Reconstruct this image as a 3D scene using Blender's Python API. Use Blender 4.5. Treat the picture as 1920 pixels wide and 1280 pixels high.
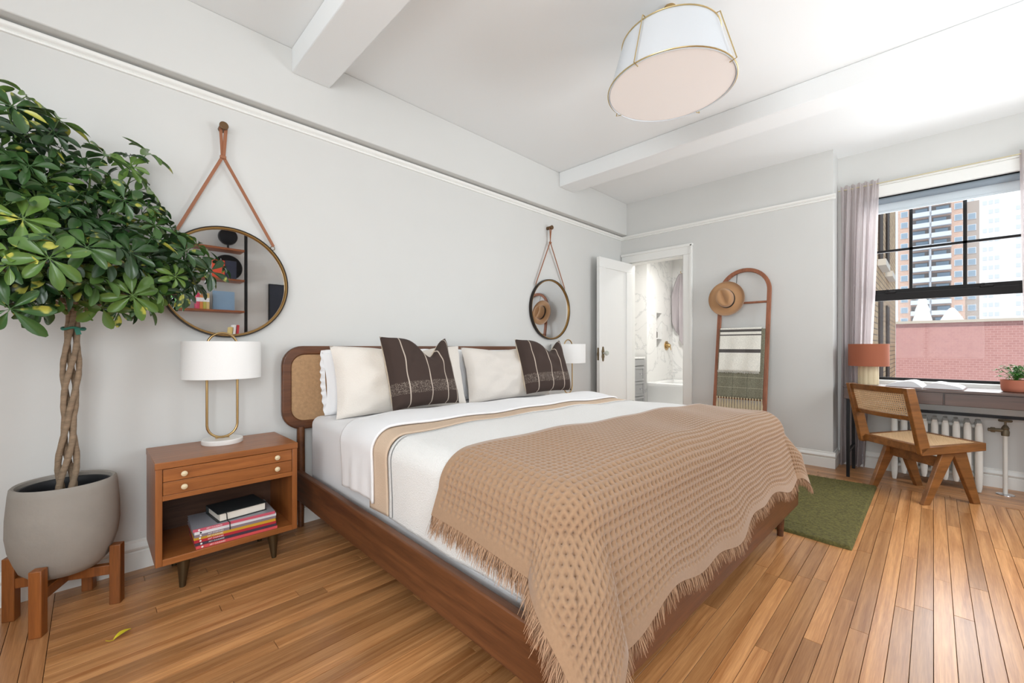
import bpy, bmesh, math, random
import numpy as np
from mathutils import Vector, Matrix, Euler
random.seed(7); np.random.seed(7)
for o in list(bpy.data.objects): bpy.data.objects.remove(o)
scene = bpy.context.scene
C = scene.collection
PI = math.pi
# ------------------------------------------------------------------ camera
CAM_H = 1.08
cam = bpy.data.cameras.new('camera'); camo = bpy.data.objects.new('camera', cam); C.objects.link(camo)
cam.sensor_width = 36; cam.lens = 790/1920*36; cam.shift_y = 10/1920; cam.clip_start = .02; cam.clip_end = 600
camo.location = (0, 0, CAM_H); camo.rotation_euler = (PI/2, 0, -PI/4)
scene.camera = camo
def proj(X, Y, Z):
    s = max(X+Y, .05)
    return 960+790*(X-Y)/s, 650-790*math.sqrt(2)*(Z-CAM_H)/s
# ------------------------------------------------------------------ view / world / sun / window daylight, added fill lamps
vs = scene.view_settings
vs.view_transform = 'Standard'; vs.look = 'None'; vs.gamma = 1; vs.use_curve_mapping = False; vs.exposure = -.44
w = bpy.data.worlds.new('sky'); scene.world = w; w.use_nodes = True
bg = w.node_tree.nodes['Background']; bg.inputs[0].default_value = (.80, .90, 1, 1); bg.inputs[1].default_value = 1.6
sun = bpy.data.lights.new('sun', 'SUN'); sun.energy = 4.6; sun.angle = .02; sun.color = (1, .95, .87)
so = bpy.data.objects.new('sun', sun); C.objects.link(so); so.rotation_euler = Vector((.46, .03, -.88)).to_track_quat('-Z', 'Y').to_euler()
def area(name, loc, rot, sx, sz, power, col=(1, 1, 1)):
    l = bpy.data.lights.new(name, 'AREA'); l.shape = 'RECTANGLE'; l.size = sx; l.size_y = sz; l.energy = power; l.color = col
    o = bpy.data.objects.new(name, l); C.objects.link(o); o.location = loc; o.rotation_euler = rot
    return o
XB_ = -1.8
YR = -1.30     # right wall, behind the camera
for n_, x_, w_, p1, p2 in ((2, 3.35, 1.7, 36, 58), (3, -.75, 1.3, 58, 54)):       # added fill lamps at unseen windows, one aimed down, one up
    area('down_lamp_window_%d' % n_, (x_, YR-.34, 1.75), (PI/2-.76, 0, -.35 if n_ == 3 else .1), w_, 1.4, p1, (.94, .975, 1)).data.spread = math.radians(125)
    area('up_lamp_window_%d' % n_, (x_, YR-.30, 1.35), (PI/2+.80, 0, -.35 if n_ == 3 else .1), w_, 1.1, p2, (.94, .975, 1)).data.spread = math.radians(125)
area('rear_fill_lamp_4', (XB_-.3, .1, 1.6), (PI/2+.20, 0, -PI/2-.12), 1.7, 1.5, 86, (.95, .98, 1)).data.spread = math.radians(138)  # added fill lamp aimed across the room through an unseen rear opening
area('down_lamp_window_1', (5.24, -.05, 1.65), (PI/2-.35, 0, PI/2),   .95, 1.4, 27, (.96, .98, 1))
area('up_lamp_window_1', (5.20, -.05, 1.3), (PI/2+.5, 0, PI/2), .9, 1.0, 9, (1, .98, .96))
# ------------------------------------------------------------------ materials
def lin(c): return tuple(((x/255)/12.92 if x/255 <= .04045 else ((x/255+.055)/1.055)**2.4) for x in c)
MATS = {}
def nmat(name):
    m = bpy.data.materials.new(name); m.use_nodes = True
    nt = m.node_tree; b = nt.nodes['Principled BSDF']; MATS[name] = m
    return m, nt, b
def mat(name, rgb, rough=.5, metal=0, var=.0, vscale=8, bump=0, bscale=60, sheen=0, coat=0, trans=0, spec=.5, stretch=(1, 1, 1), emit=0):
    m, nt, b = nmat(name)
    c = lin(rgb); b.inputs['Base Color'].default_value = (*c, 1); b.inputs['Roughness'].default_value = rough
    b.inputs['Metallic'].default_value = metal; b.inputs['Specular IOR Level'].default_value = spec
    if sheen: b.inputs['Sheen Weight'].default_value = sheen
    if coat: b.inputs['Coat Weight'].default_value = coat; b.inputs['Coat Roughness'].default_value = .15
    if emit: b.inputs['Emission Color'].default_value = (*c, 1); b.inputs['Emission Strength'].default_value = emit
    if var or bump:
        tc = nt.nodes.new('ShaderNodeTexCoord'); mp = nt.nodes.new('ShaderNodeMapping'); mp.inputs['Scale'].default_value = stretch
        nt.links.new(tc.outputs['Object'], mp.inputs['Vector'])
        if var:
            n = nt.nodes.new('ShaderNodeTexNoise'); n.inputs['Scale'].default_value = vscale; n.inputs['Detail'].default_value = 4
            nt.links.new(mp.outputs[0], n.inputs['Vector'])
            r = nt.nodes.new('ShaderNodeValToRGB')
            r.color_ramp.elements[0].position = .3; r.color_ramp.elements[1].position = .7
            r.color_ramp.elements[0].color = (*[x*(1-var) for x in c], 1); r.color_ramp.elements[1].color = (*[min(1, x*(1+var)) for x in c], 1)
            nt.links.new(n.outputs['Fac'], r.inputs[0]); nt.links.new(r.outputs[0], b.inputs['Base Color'])
        if bump:
            n2 = nt.nodes.new('ShaderNodeTexNoise'); n2.inputs['Scale'].default_value = bscale; n2.inputs['Detail'].default_value = 3
            bp = nt.nodes.new('ShaderNodeBump'); bp.inputs['Strength'].default_value = bump; bp.inputs['Distance'].default_value = .004
            nt.links.new(mp.outputs[0], n2.inputs['Vector']); nt.links.new(n2.outputs['Fac'], bp.inputs['Height']); nt.links.new(bp.outputs[0], b.inputs['Normal'])
    return m
def wood(name, ca, cb, axis=0, rough=.35, scale=14, ratio=14, rnd=.25, coat=.0, knots=False):
    m, nt, b = nmat(name)
    tc = nt.nodes.new('ShaderNodeTexCoord'); oi = nt.nodes.new('ShaderNodeObjectInfo')
    ml = nt.nodes.new('ShaderNodeMath'); ml.operation = 'MULTIPLY'; ml.inputs[1].default_value = 37
    nt.links.new(oi.outputs['Random'], ml.inputs[0])
    ad = nt.nodes.new('ShaderNodeVectorMath'); ad.operation = 'ADD'
    nt.links.new(tc.outputs['Object'], ad.inputs[0]); nt.links.new(ml.outputs[0], ad.inputs[1])
    mp = nt.nodes.new('ShaderNodeMapping'); sc = [scale]*3; sc[axis] = scale/ratio; mp.inputs['Scale'].default_value = sc
    nt.links.new(ad.outputs[0], mp.inputs['Vector'])
    n = nt.nodes.new('ShaderNodeTexNoise'); n.inputs['Scale'].default_value = 1; n.inputs['Detail'].default_value = 5; n.inputs['Roughness'].default_value = .6; n.inputs['Distortion'].default_value = .6
    nt.links.new(mp.outputs[0], n.inputs['Vector'])
    wv = nt.nodes.new('ShaderNodeTexNoise'); wv.inputs['Scale'].default_value = 7; wv.inputs['Detail'].default_value = 3
    nt.links.new(mp.outputs[0], wv.inputs['Vector'])
    mx = nt.nodes.new('ShaderNodeMath'); mx.operation = 'MULTIPLY_ADD'; mx.inputs[1].default_value = .35; 
    nt.links.new(wv.outputs['Fac'], mx.inputs[0]); nt.links.new(n.outputs['Fac'], mx.inputs[2])
    r = nt.nodes.new('ShaderNodeValToRGB'); r.color_ramp.elements[0].position = .45; r.color_ramp.elements[1].position = .88
    r.color_ramp.elements[0].color = (*lin(ca), 1); r.color_ramp.elements[1].color = (*lin(cb), 1)
    nt.links.new(mx.outputs[0], r.inputs[0])
    hs = nt.nodes.new('ShaderNodeHueSaturation')
    mr = nt.nodes.new('ShaderNodeMapRange'); mr.inputs['To Min'].default_value = 1-rnd; mr.inputs['To Max'].default_value = 1+rnd*.6
    nt.links.new(oi.outputs['Random'], mr.inputs['Value']); nt.links.new(mr.outputs[0], hs.inputs['Value'])
    nt.links.new(r.outputs[0], hs.inputs['Color']); nt.links.new(hs.outputs[0], b.inputs['Base Color'])
    b.inputs['Roughness'].default_value = rough
    if coat: b.inputs['Coat Weight'].default_value = coat; b.inputs['Coat Roughness'].default_value = .2
    bp = nt.nodes.new('ShaderNodeBump'); bp.inputs['Strength'].default_value = .12; bp.inputs['Distance'].default_value = .002
    nt.links.new(mx.outputs[0], bp.inputs['Height']); nt.links.new(bp.outputs[0], b.inputs['Normal'])
    return m
# ------------------------------------------------------------------ mesh builder
class MB:
    def __init__(s): s.v = []; s.f = []
    def add(s, vs_, fs, M=None):
        o = len(s.v)
        s.v += [tuple(M @ Vector(p)) if M is not None else tuple(p) for p in vs_]
        s.f += [tuple(i+o for i in f) for f in fs]; return s
    def box(s, x0, x1, y0, y1, z0, z1, M=None):
        v = [(x0, y0, z0), (x1, y0, z0), (x1, y1, z0), (x0, y1, z0), (x0, y0, z1), (x1, y0, z1), (x1, y1, z1), (x0, y1, z1)]
        return s.add(v, [(0, 3, 2, 1), (4, 5, 6, 7), (0, 1, 5, 4), (1, 2, 6, 5), (2, 3, 7, 6), (3, 0, 4, 7)], M)
    def cyl(s, p0, p1, r0, r1=None, n=20, caps=True, M=None):
        r1 = r0 if r1 is None else r1
        p0 = Vector(p0); p1 = Vector(p1); q = (p1-p0).to_track_quat('Z', 'Y')
        v = []
        for p, r in ((p0, r0), (p1, r1)):
            for k in range(n):
                a = 2*PI*k/n; v.append(tuple(p+q @ Vector((r*math.cos(a), r*math.sin(a), 0))))
        f = [(k, (k+1) % n, n+(k+1) % n, n+k) for k in range(n)]
        if caps: f += [tuple(range(n-1, -1, -1)), tuple(range(n, 2*n))]
        return s.add(v, f, M)
    def tube(s, pts, r, n=10, closed=False, caps=True, M=None, flat=None):
        pts = [Vector(p) for p in pts]; N = len(pts); rs = r if isinstance(r, (list, tuple)) else [r]*N
        v = []; up = None
        for i, p in enumerate(pts):
            a = pts[(i-1) % N] if (i or closed) else p; b_ = pts[(i+1) % N] if (i < N-1 or closed) else p
            t = (b_-a).normalized()
            if up is None:
                up = t.orthogonal().normalized()
                if flat: up = (Vector(flat)-t*t.dot(Vector(flat))).normalized()
            up = (up-t*t.dot(up)).normalized(); sd = t.cross(up)
            for k in range(n):
                an = 2*PI*k/n; v.append(tuple(p+rs[i]*(math.cos(an)*up+math.sin(an)*sd)))
        f = []
        for i in range(N if closed else N-1):
            j = (i+1) % N
            f += [(i*n+k, i*n+(k+1) % n, j*n+(k+1) % n, j*n+k) for k in range(n)]
        if caps and not closed: f += [tuple(range(n-1, -1, -1)), tuple((N-1)*n+k for k in range(n))]
        return s.add(v, f, M)
    def strip(s, pts, wdir, width, th, M=None):
        """flat strap along pts: rectangle section, width along wdir"""
        pts = [Vector(p) for p in pts]; N = len(pts); wd = Vector(wdir).normalized(); v = []
        for i, p in enumerate(pts):
            t = (pts[min(i+1, N-1)]-pts[max(i-1, 0)]).normalized(); w_ = (wd-t*t.dot(wd)).normalized(); nn = t.cross(w_)
            for a, b_ in ((-1, -1), (1, -1), (1, 1), (-1, 1)): v.append(tuple(p+w_*a*width/2+nn*b_*th/2))
        f = []
        for i in range(N-1): f += [(i*4+k, i*4+(k+1) % 4, i*4+4+(k+1) % 4, i*4+4+k) for k in range(4)]
        f += [(3, 2, 1, 0), tuple(N*4-4+k for k in range(4))]
        return s.add(v, f, M)
    def lathe(s, prof, n=32, c=(0, 0, 0), M=None, close=True, sx=1, sy=1):
        v = []; f = []; m = len(prof)
        for k in range(n):
            a = 2*PI*k/n
            for r, z in prof: v.append((c[0]+sx*r*math.cos(a), c[1]+sy*r*math.sin(a), c[2]+z))
        for k in range(n):
            j = (k+1) % n
            f += [(k*m+i, j*m+i, j*m+i+1, k*m+i+1) for i in range(m-1)]
        if close:
            if prof[0][0] > 1e-6: f.append(tuple(k*m for k in range(n-1, -1, -1)))
            if prof[-1][0] > 1e-6: f.append(tuple(k*m+m-1 for k in range(n)))
        return s.add(v, f, M)
    def prism(s, poly, a, b_, axis='y', M=None):
        n = len(poly); v = []
        for t in (a, b_):
            for p, q in poly: v.append({'x': (t, p, q), 'y': (p, t, q), 'z': (p, q, t)}[axis])
        f = [(k, (k+1) % n, n+(k+1) % n, n+k) for k in range(n)]+[tuple(range(n-1, -1, -1)), tuple(range(n, 2*n))]
        return s.add(v, f, M)
    def grid(s, P, M=None, wrap=False):
        """P: array nu x nv x 3"""
        nu, nv = P.shape[:2]; o = len(s.v)
        s.v += [tuple(M @ Vector(p)) if M is not None else tuple(p) for p in P.reshape(-1, 3).tolist()]
        i, j = np.meshgrid(np.arange(nu-(0 if wrap else 1)), np.arange(nv-1), indexing='ij'); i2 = (i+1) % nu
        q = np.stack([i*nv+j, i2*nv+j, i2*nv+j+1, i*nv+j+1], -1).reshape(-1, 4)+o
        s.f += [tuple(x) for x in q.tolist()]; return s
    def mesh(s, name, m=None, smooth=False, ang=40):
        me = bpy.data.meshes.new(name); me.from_pydata(s.v, [], s.f); me.validate()
        bm = bmesh.new(); bm.from_mesh(me); bmesh.ops.recalc_face_normals(bm, faces=bm.faces); bm.to_mesh(me); bm.free()
        if m: me.materials.append(MATS[m] if isinstance(m, str) else m)
        if smooth:
            me.polygons.foreach_set('use_smooth', [True]*len(me.polygons)); me.set_sharp_from_angle(angle=math.radians(ang))
        return me
    def build(s, name, m, parent=None, smooth=False, bevel=0, ang=40, seg=2):
        o = bpy.data.objects.new(name, s.mesh(name, m, smooth or bevel > 0, ang)); C.objects.link(o)
        if parent: o.parent = parent
        if bevel:
            b = o.modifiers.new('bevel', 'BEVEL'); b.width = bevel; b.segments = seg; b.limit_method = 'ANGLE'; b.angle_limit = math.radians(40)
        return o
def tag(o, label=None, cat=None, group=None, kind=None):
    if label: o['label'] = label
    if cat: o['category'] = cat
    if group: o['group'] = group
    if kind: o['kind'] = kind
    return o
def thing(name, label, cat, loc=(0, 0, 0), rotz=0, group=None):
    o = bpy.data.objects.new(name, None); C.objects.link(o); o.location = loc; o.rotation_euler = (0, 0, rotz); o.empty_display_size = .1
    return tag(o, label, cat, group)
def link(name, me, parent=None, loc=(0, 0, 0), rot=(0, 0, 0), scale=(1, 1, 1)):
    o = bpy.data.objects.new(name, me); C.objects.link(o); o.parent = parent; o.location = loc; o.rotation_euler = rot; o.scale = scale; return o
def struct(name, mb, m, **k):
    o = mb.build(name, m, **k); o['kind'] = 'structure'; return o
def copy_tree(o, parent=None):
    c = o.copy(); C.objects.link(c); c.parent = parent
    for ch in [x for x in o.children]: copy_tree(ch, c)
    return c
def text_mesh(name, body, size, m, parent, M, align='LEFT', ext=.0004):
    cu = bpy.data.curves.new(name, 'FONT'); cu.body = body; cu.size = size; cu.align_x = align; cu.align_y = 'CENTER'; cu.extrude = ext; cu.resolution_u = 2
    t = bpy.data.objects.new(name, cu); C.objects.link(t)
    dg = bpy.context.evaluated_depsgraph_get(); me = bpy.data.meshes.new_from_object(t.evaluated_get(dg)); bpy.data.objects.remove(t)
    me.transform(M); me.materials.clear(); me.materials.append(MATS[m])
    return link(name, me, parent)
# ------------------------------------------------------------------ base materials
mat('paint_wall', (209, 209, 206), .6, var=.012, vscale=3)
mat('paint_ceiling', (236, 238, 238), .7)
mat('paint_trim', (232, 232, 228), .4)
mat('white_door', (234, 234, 231), .35)
mat('brass', (188, 158, 110), .3, 1)
mat('black_metal', (30, 30, 32), .4, .6)
mat('black_frame', (20, 18, 18), .5, spec=.25)
mat('chrome', (200, 200, 205), .15, 1)
mat('white_gloss', (238, 238, 236), .2, coat=.4)
wood('oak_floor', (156, 100, 54), (212, 156, 102), 0, .30, 38, 24, .32, coat=.1)
wood('oak_floor_y', (148, 96, 54), (202, 148, 98), 1, .32, 38, 24, .22, coat=.15)
wood('walnut', (74, 42, 24), (116, 72, 42), 1, .4, 22, 14, .12)
wood('walnut_x', (78, 45, 26), (118, 73, 43), 0, .4, 22, 14, .12)
wood('teak', (134, 78, 36), (172, 106, 54), 0, .38, 30, 16, .1, coat=.15)
wood('teak_z', (134, 78, 36), (168, 102, 52), 2, .38, 30, 16, .1, coat=.15)
wood('teak_dark', (66, 44, 34), (98, 68, 50), 0, .45, 26, 14, .1)
D = 2.745; X1 = 4.665; XW = 4.935; ZC = 2.835; XB = -1.8; YC = .63
# ------------------------------------------------------------------ floor and planks
fl = struct('floor', MB().box(XB, XW+.2, YR-.12, D+.1, -.12, -.0185), mat('subfloor', (60, 40, 26), .9))
PW = .0572; planks = []
y = D; row = 0
while y > YR:
    x = -.11-random.uniform(0, .8); 
    while x < 4.35:
        L = random.choice((.45, .7, .9, 1.1, 1.4, 1.7))*random.uniform(.85, 1.15)
        a = max(x, -.11); b_ = min(x+L, 4.35)
        if b_-a > .05: planks.append((a, b_, max(y-PW, YR), y, 0))
        x += L
    y -= PW
for side in (0, 1):
    xs = [-.11-PW*k for k in range(1, 31)] if side == 0 else [4.35+PW*k for k in range(0, 11)]
    for x in xs:
        yy = YR-random.uniform(0, .9)
        while yy < D:
            L = random.choice((.7, 1.0, 1.4, 1.8)); a = max(yy, YR); b_ = min(yy+L, D)
            if b_-a > .05: planks.append((max(x, XB), min(x+PW, XW), a, b_, 1))
            yy += L
def plank_px(p):
    cx = (p[0]+p[1])/2; cy = (p[2]+p[3])/2
    best = 0
    for qx, qy in ((cx, cy), (p[0], p[2]), (p[1], p[3]), (p[0], p[3]), (p[1], p[2])):
        if qx+qy < 1.2: continue
        u, v = proj(qx, qy, 0)
        if -30 < u < 1950 and v < 1310:
            under = .83 < qx < 2.85 and .7 < qy < 2.7
            best = max(best, (p[1]-p[0])*(p[3]-p[2])/(qx+qy)**3*(.25 if under else 1))
    return best
planks.sort(key=plank_px, reverse=True)
rest = MB(), MB()
for i, p in enumerate(planks):
    g = .0009; hx = (p[1]-p[0])/2-g; hy = (p[3]-p[2])/2-g; c = .0004; dz = random.uniform(-.0004, .0004)
    if i < 290:
        mb = MB(); top = [(-hx+c, -hy+c, 0), (hx-c, -hy+c, 0), (hx-c, hy-c, 0), (-hx+c, hy-c, 0)]; mid = [(-hx, -hy, -c), (hx, -hy, -c), (hx, hy, -c), (-hx, hy, -c)]; bot = [(a, b_, -.018) for a, b_, _ in mid]
        mb.add(top+mid+bot, [(0, 1, 2, 3)]+[(4+k, 4+(k+1) % 4, (k+1) % 4, k) for k in range(4)]+[(8+k, 8+(k+1) % 4, 4+(k+1) % 4, 4+k) for k in range(4)])
        o = mb.build('plank', 'oak_floor_y' if p[4] else 'oak_floor', fl); o.location = ((p[0]+p[1])/2, (p[2]+p[3])/2, dz)
    else: rest[p[4]].box(p[0]+g, p[1]-g, p[2]+g, p[3]-g, -.018, dz)
for r_, m in zip(rest, ('oak_floor', 'oak_floor_y')):
    if r_.v: tag(r_.build('planks_beyond', m, fl), kind='stuff')
# ------------------------------------------------------------------ walls, ceiling, beams
struct('wall_left', MB().box(XB, X1+.12, D, D+.12, -.02, ZC), 'paint_wall')
DY0, DY1, DZ = 1.963, 2.633, 2.10
mb = MB().box(X1, X1+.12, YC, DY0, -.02, ZC).box(X1, X1+.12, DY0, DY1, DZ, ZC).box(X1, X1+.12, DY1, D+.12, -.02, ZC).box(X1+.12, XW+.2, YC, YC+.14, -.02, ZC)
struct('wall_far', mb, 'paint_wall')
WY0, WY1, WZ0, WZ1 = -.58, .46, .775, 2.42
mb = MB().box(XW, XW+.2, WY1, YC, -.02, ZC).box(XW, XW+.2, WY0, WY1, -.02, WZ0).box(XW, XW+.2, WY0, WY1, WZ1, ZC).box(XW, XW+.2, YR-.12, WY0, -.02, ZC)
struct('wall_window', mb, 'paint_wall')
def holes(y, xs, z0, z1):
    mb = MB(); prev = XB-.12
    for a, b_ in xs:
        mb.box(prev, a, y-.12, y, -.02, ZC); mb.box(a, b_, y-.12, y, -.02, z0); mb.box(a, b_, y-.12, y, z1, ZC); prev = b_
    mb.box(prev, XW+.2, y-.12, y, -.02, ZC); return mb
struct('wall_right', holes(YR, ((-1.45, -.05), (2.45, 4.25)), .75, 2.45), 'paint_wall')
RW0, RW1 = -.75, .95
struct('wall_rear', MB().box(XB-.12, XB, YR, RW0, -.02, ZC).box(XB-.12, XB, RW1, D+.12, -.02, ZC).box(XB-.12, XB, RW0, RW1, -.02, .75).box(XB-.12, XB, RW0, RW1, 2.45, ZC), 'paint_wall')
mb = MB()
for yy in (RW0+.03, (RW0+RW1)/2, RW1-.03): mb.box(XB-.09, XB-.05, yy-.03, yy+.03, .75, 2.45)
for zz in (.78, 1.6, 2.42): mb.box(XB-.09, XB-.05, RW0, RW1, zz-.03, zz+.03)
struct('window_4', mb, 'black_frame')  # added window frame, out of view, for the rear fill lamp
for n, (a, b_) in ((2, (2.45, 4.25)), (3, (-1.45, -.05))):
    mb = MB(); mid = (a+b_)/2
    for x in (a, mid, b_): mb.box(max(a, x-.03), min(b_, x+.03), YR-.09, YR-.05, .75, 2.45)
    for z in (.78, 1.6, 2.42): mb.box(a, b_, YR-.09, YR-.05, z-.03, z+.03)
    struct('window_%d' % n, mb, 'black_frame')  # added windows, out of view, that let the fill lamps in
struct('ceiling', MB().box(XB-.12, XW+.2, YR-.12, D+.12, ZC, ZC+.1), 'paint_ceiling')
struct('trim_1', MB().box(XB, X1, 2.665, D, 2.445, ZC), 'paint_wall', bevel=.006)   # soffit along the headboard wall
struct('trim_2', MB().box(.835, 1.055, YR, 2.665, 2.69, ZC), 'paint_ceiling', bevel=.006)
struct('trim_3', MB().box(3.338, 3.57, YR, 2.665, 2.69, ZC), 'paint_ceiling', bevel=.006)
# picture rails: profile swept along the wall
rail = [(0, 2.392), (.010, 2.394), (.012, 2.402), (.006, 2.408), (.016, 2.414), (.024, 2.424), (.024, 2.434), (.012, 2.436), (0, 2.436)]
struct('trim_4', MB().prism([(D-p, z) for p, z in rail], XB, X1, 'x'), 'paint_trim', smooth=True)
struct('trim_5', MB().prism([(X1-p, z) for p, z in rail], YC-.02, D, 'y'), 'paint_trim', smooth=True)
base = [(0, 0), (.018, 0), (.018, .085), (.012, .09), (.020, .097), (.022, .108), (.014, .12), (.006, .128), (.006, .14), (0, .142)]
def bb(name, mb): return struct(name, mb, 'paint_trim', smooth=True)
bb('baseboard_left', MB().prism([(D-p, z) for p, z in base], XB, X1, 'x'))
bb('baseboard_far', MB().prism([(X1-p, z) for p, z in base], YC-.018, DY0-.11, 'y').prism([(YC-p, z) for p, z in base], X1+.0, XW, 'x'))
bb('baseboard_window', MB().prism([(XW-p, z) for p, z in base], YR, YC, 'y'))
# door casing
mb = MB()
for y0, y1 in ((DY0-.10, DY0), (DY1, DY1+.095)):
    mb.box(X1-.018, X1, y0, y1, 0, DZ+.0)
mb.box(X1-.018, X1, DY0-.10, DY1+.095, DZ, DZ+.105); mb.box(X1-.03, X1-.018, DY0-.10, DY0-.075, 0, DZ+.105); mb.box(X1-.03, X1, DY0-.105, DY1+.1, DZ+.085, DZ+.115)
mb.box(X1, X1+.12, DY0-.001, DY0+.012, 0, DZ).box(X1, X1+.12, DY1-.012, DY1+.001, 0, DZ).box(X1, X1+.12, DY0, DY1, DZ-.012, DZ)
struct('trim_6', mb, 'paint_trim', bevel=.004)
# door leaf, swung open against the headboard wall
dr = struct('door_1', MB(), 'white_door')
dl = MB(); W_ = .668; T_ = .042; HD = 2.085
def ring(mb, x0, x1, z0, z1, b_, y0, y1):
    mb.box(x0, x1, y0, y1, z0, z0+b_).box(x0, x1, y0, y1, z1-b_, z1).box(x0, x0+b_, y0, y1, z0+b_, z1-b_).box(x1-b_, x1, y0, y1, z0+b_, z1-b_)
ring(dl, 0, W_, .012, HD, .115, 0, T_); dl.box(.11, W_-.11, .012, T_-.012, .12, HD-.11)
bpy.data.objects.remove(dr)
dr = struct('door_1', dl, 'white_door', bevel=.004)
dr.location = (X1-.006, DY1+.0, 0); dr.rotation_euler = (0, 0, PI-.035)
def door_y(o): o.parent = dr; return o
# leaf local +x runs from hinge to free edge; after the turn local -y faces the wall side
pl = [(0, -.085), (.014, -.075), (.018, -.05), (.026, -.03), (.02, 0), (.026, .03), (.018, .05), (.014, .075), (0, .085), (-.014, .075), (-.018, .05), (-.026, .03), (-.02, 0), (-.026, -.03), (-.018, -.05), (-.014, -.075)]
mat('antique_brass', (120, 104, 78), .35, .9); mat('glass_knob', (205, 210, 200), .08, .3)
esc = MB().prism([(W_-.06+p, 1.0+q) for p, q in pl], T_, T_+.004, 'y').build('knob_plate', 'antique_brass', dr)
MB().cyl((W_-.06, T_, 1.01), (W_-.06, T_+.035, 1.01), .009).lathe([(0, .0), (.014, .002), (.026, .012), (.028, .022), (.022, .034), (0, .036)], 16, M=Matrix.Translation((W_-.06, T_+.03, 1.01)) @ Matrix.Rotation(-PI/2, 4, 'X')).build('knob', 'glass_knob', dr, smooth=True)
MB().box(W_, W_+.002, .010, .032, .93, 1.07).box(W_, W_+.012, .014, .028, .985, 1.015).build('latch', 'antique_brass', dr)
# ------------------------------------------------------------------ bathroom beyond the door
def marble(name, off):
    m, nt, b = nmat(name); tc = nt.nodes.new('ShaderNodeTexCoord'); mp = nt.nodes.new('ShaderNodeMapping'); mp.inputs['Location'].default_value = off; mp.inputs['Rotation'].default_value = (.5, .6, .4)
    nt.links.new(tc.outputs['Object'], mp.inputs['Vector'])
    n = nt.nodes.new('ShaderNodeTexNoise'); n.inputs['Scale'].default_value = 1.7; n.inputs['Detail'].default_value = 7; n.inputs['Roughness'].default_value = .6; n.inputs['Distortion'].default_value = 1.0
    nt.links.new(mp.outputs[0], n.inputs['Vector'])
    s = nt.nodes.new('ShaderNodeMath'); s.operation = 'SUBTRACT'; s.inputs[1].default_value = .5; nt.links.new(n.outputs['Fac'], s.inputs[0])
    a = nt.nodes.new('ShaderNodeMath'); a.operation = 'ABSOLUTE'; nt.links.new(s.outputs[0], a.inputs[0])
    r = nt.nodes.new('ShaderNodeValToRGB'); r.color_ramp.elements[0].position = 0; r.color_ramp.elements[0].color = (*lin((212, 212, 210)), 1); r.color_ramp.elements[1].position = .022; r.color_ramp.elements[1].color = (*lin((236, 235, 232)), 1)
    nt.links.new(a.outputs[0], r.inputs[0]); nt.links.new(r.outputs[0], b.inputs['Base Color']); b.inputs['Roughness'].default_value = .15
marble('marble', (0, 0, 0)); marble('marble_b', (3, 1, 2))
BX0, BX1, BY0, BY1, BZ = X1+.12, 6.92, 1.30, 3.70, 2.55
TX0, TY = 6.02, 3.10          # tub front, tub end wall
struct('floor_bathroom', MB().box(BX0, BX1, BY0, BY1, -.1, 0), 'marble_b')
struct('ceiling_bathroom', MB().box(BX0, BX1+.1, BY0-.1, BY1+.1, BZ, BZ+.1), 'paint_ceiling')
struct('wall_bathroom_back', MB().box(BX1, BX1+.1, BY0, BY1, 0, BZ), 'marble_b')
struct('wall_bathroom_left', MB().box(BX0, TX0, BY1, BY1+.1, 0, BZ), 'marble')
struct('wall_bathroom_right', MB().box(BX0, BX1, BY0-.1, BY0, 0, BZ), 'marble')
# tub end wall with a recessed niche
nx0, nx1, nz0, nz1 = 6.34, 6.52, 1.06, 1.62
mb = MB().box(TX0, nx0, TY, TY+.70, 0, BZ).box(nx1, BX1, TY, TY+.70, 0, BZ).box(nx0, nx1, TY, TY+.70, 0, nz0).box(nx0, nx1, TY, TY+.70, nz1, BZ).box(nx0, nx1, TY+.10, TY+.70, nz0, nz1)
struct('wall_bathroom_tub', mb, 'marble')
struct('trim_7', MB().box(nx0, nx1, TY-.004, TY+.10, 1.205, 1.22).box(nx0, nx1, TY-.004, TY+.1, nz0, nz0+.012), 'white_gloss')
mat('dark_bottle', (52, 46, 40), .15, coat=.5)
tag(MB().lathe([(0, 0), (.026, 0), (.028, .02), (.028, .09), (.012, .115), (.012, .14), (.018, .142), (.018, .155), (0, .157)], 16, (6.41, TY+.05, 1.221)).build('shampoo_bottle', 'dark_bottle', smooth=True), 'small dark pump bottle standing in the shower wall niche', 'bottle')
vt = thing('shower_valve', 'round brass shower valve with lever handle on marble wall', 'shower valve', (6.68, TY, 1.10))
MB().cyl((0, -.012, 0), (0, 0, 0), .075, n=28).build('plate', 'brass', vt, bevel=.003)
MB().cyl((0, -.05, 0), (0, -.012, 0), .035, .04).cyl((0, -.07, .0), (0, -.05, 0), .022, .03).tube([(0, -.06, 0), (.0, -.075, -.04), (0, -.08, -.075)], [.009, .008, .006]).build('handle', 'brass', vt, smooth=True)
tb = thing('bathtub', 'white bathtub with rolled rim behind the open door', 'bathtub', (TX0, TY, 0))
prof = [(0, 0), (0, .46), (-.012, .49), (-.008, .53), (.03, .545), (.075, .54), (.10, .51), (.13, .20), (.18, .13), (.42, .12), (.66, .13), (.71, .20), (.74, .51), (.77, .54), (.86, .545), (.86, 0)]
MB().prism(prof, -1.55, -.005, 'y').build('shell', 'white_gloss', tb, smooth=True, ang=30)
MB().box(.09, .78, -.09, -.005, .1, .543).build('end_rim', 'white_gloss', tb, bevel=.02)
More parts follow.
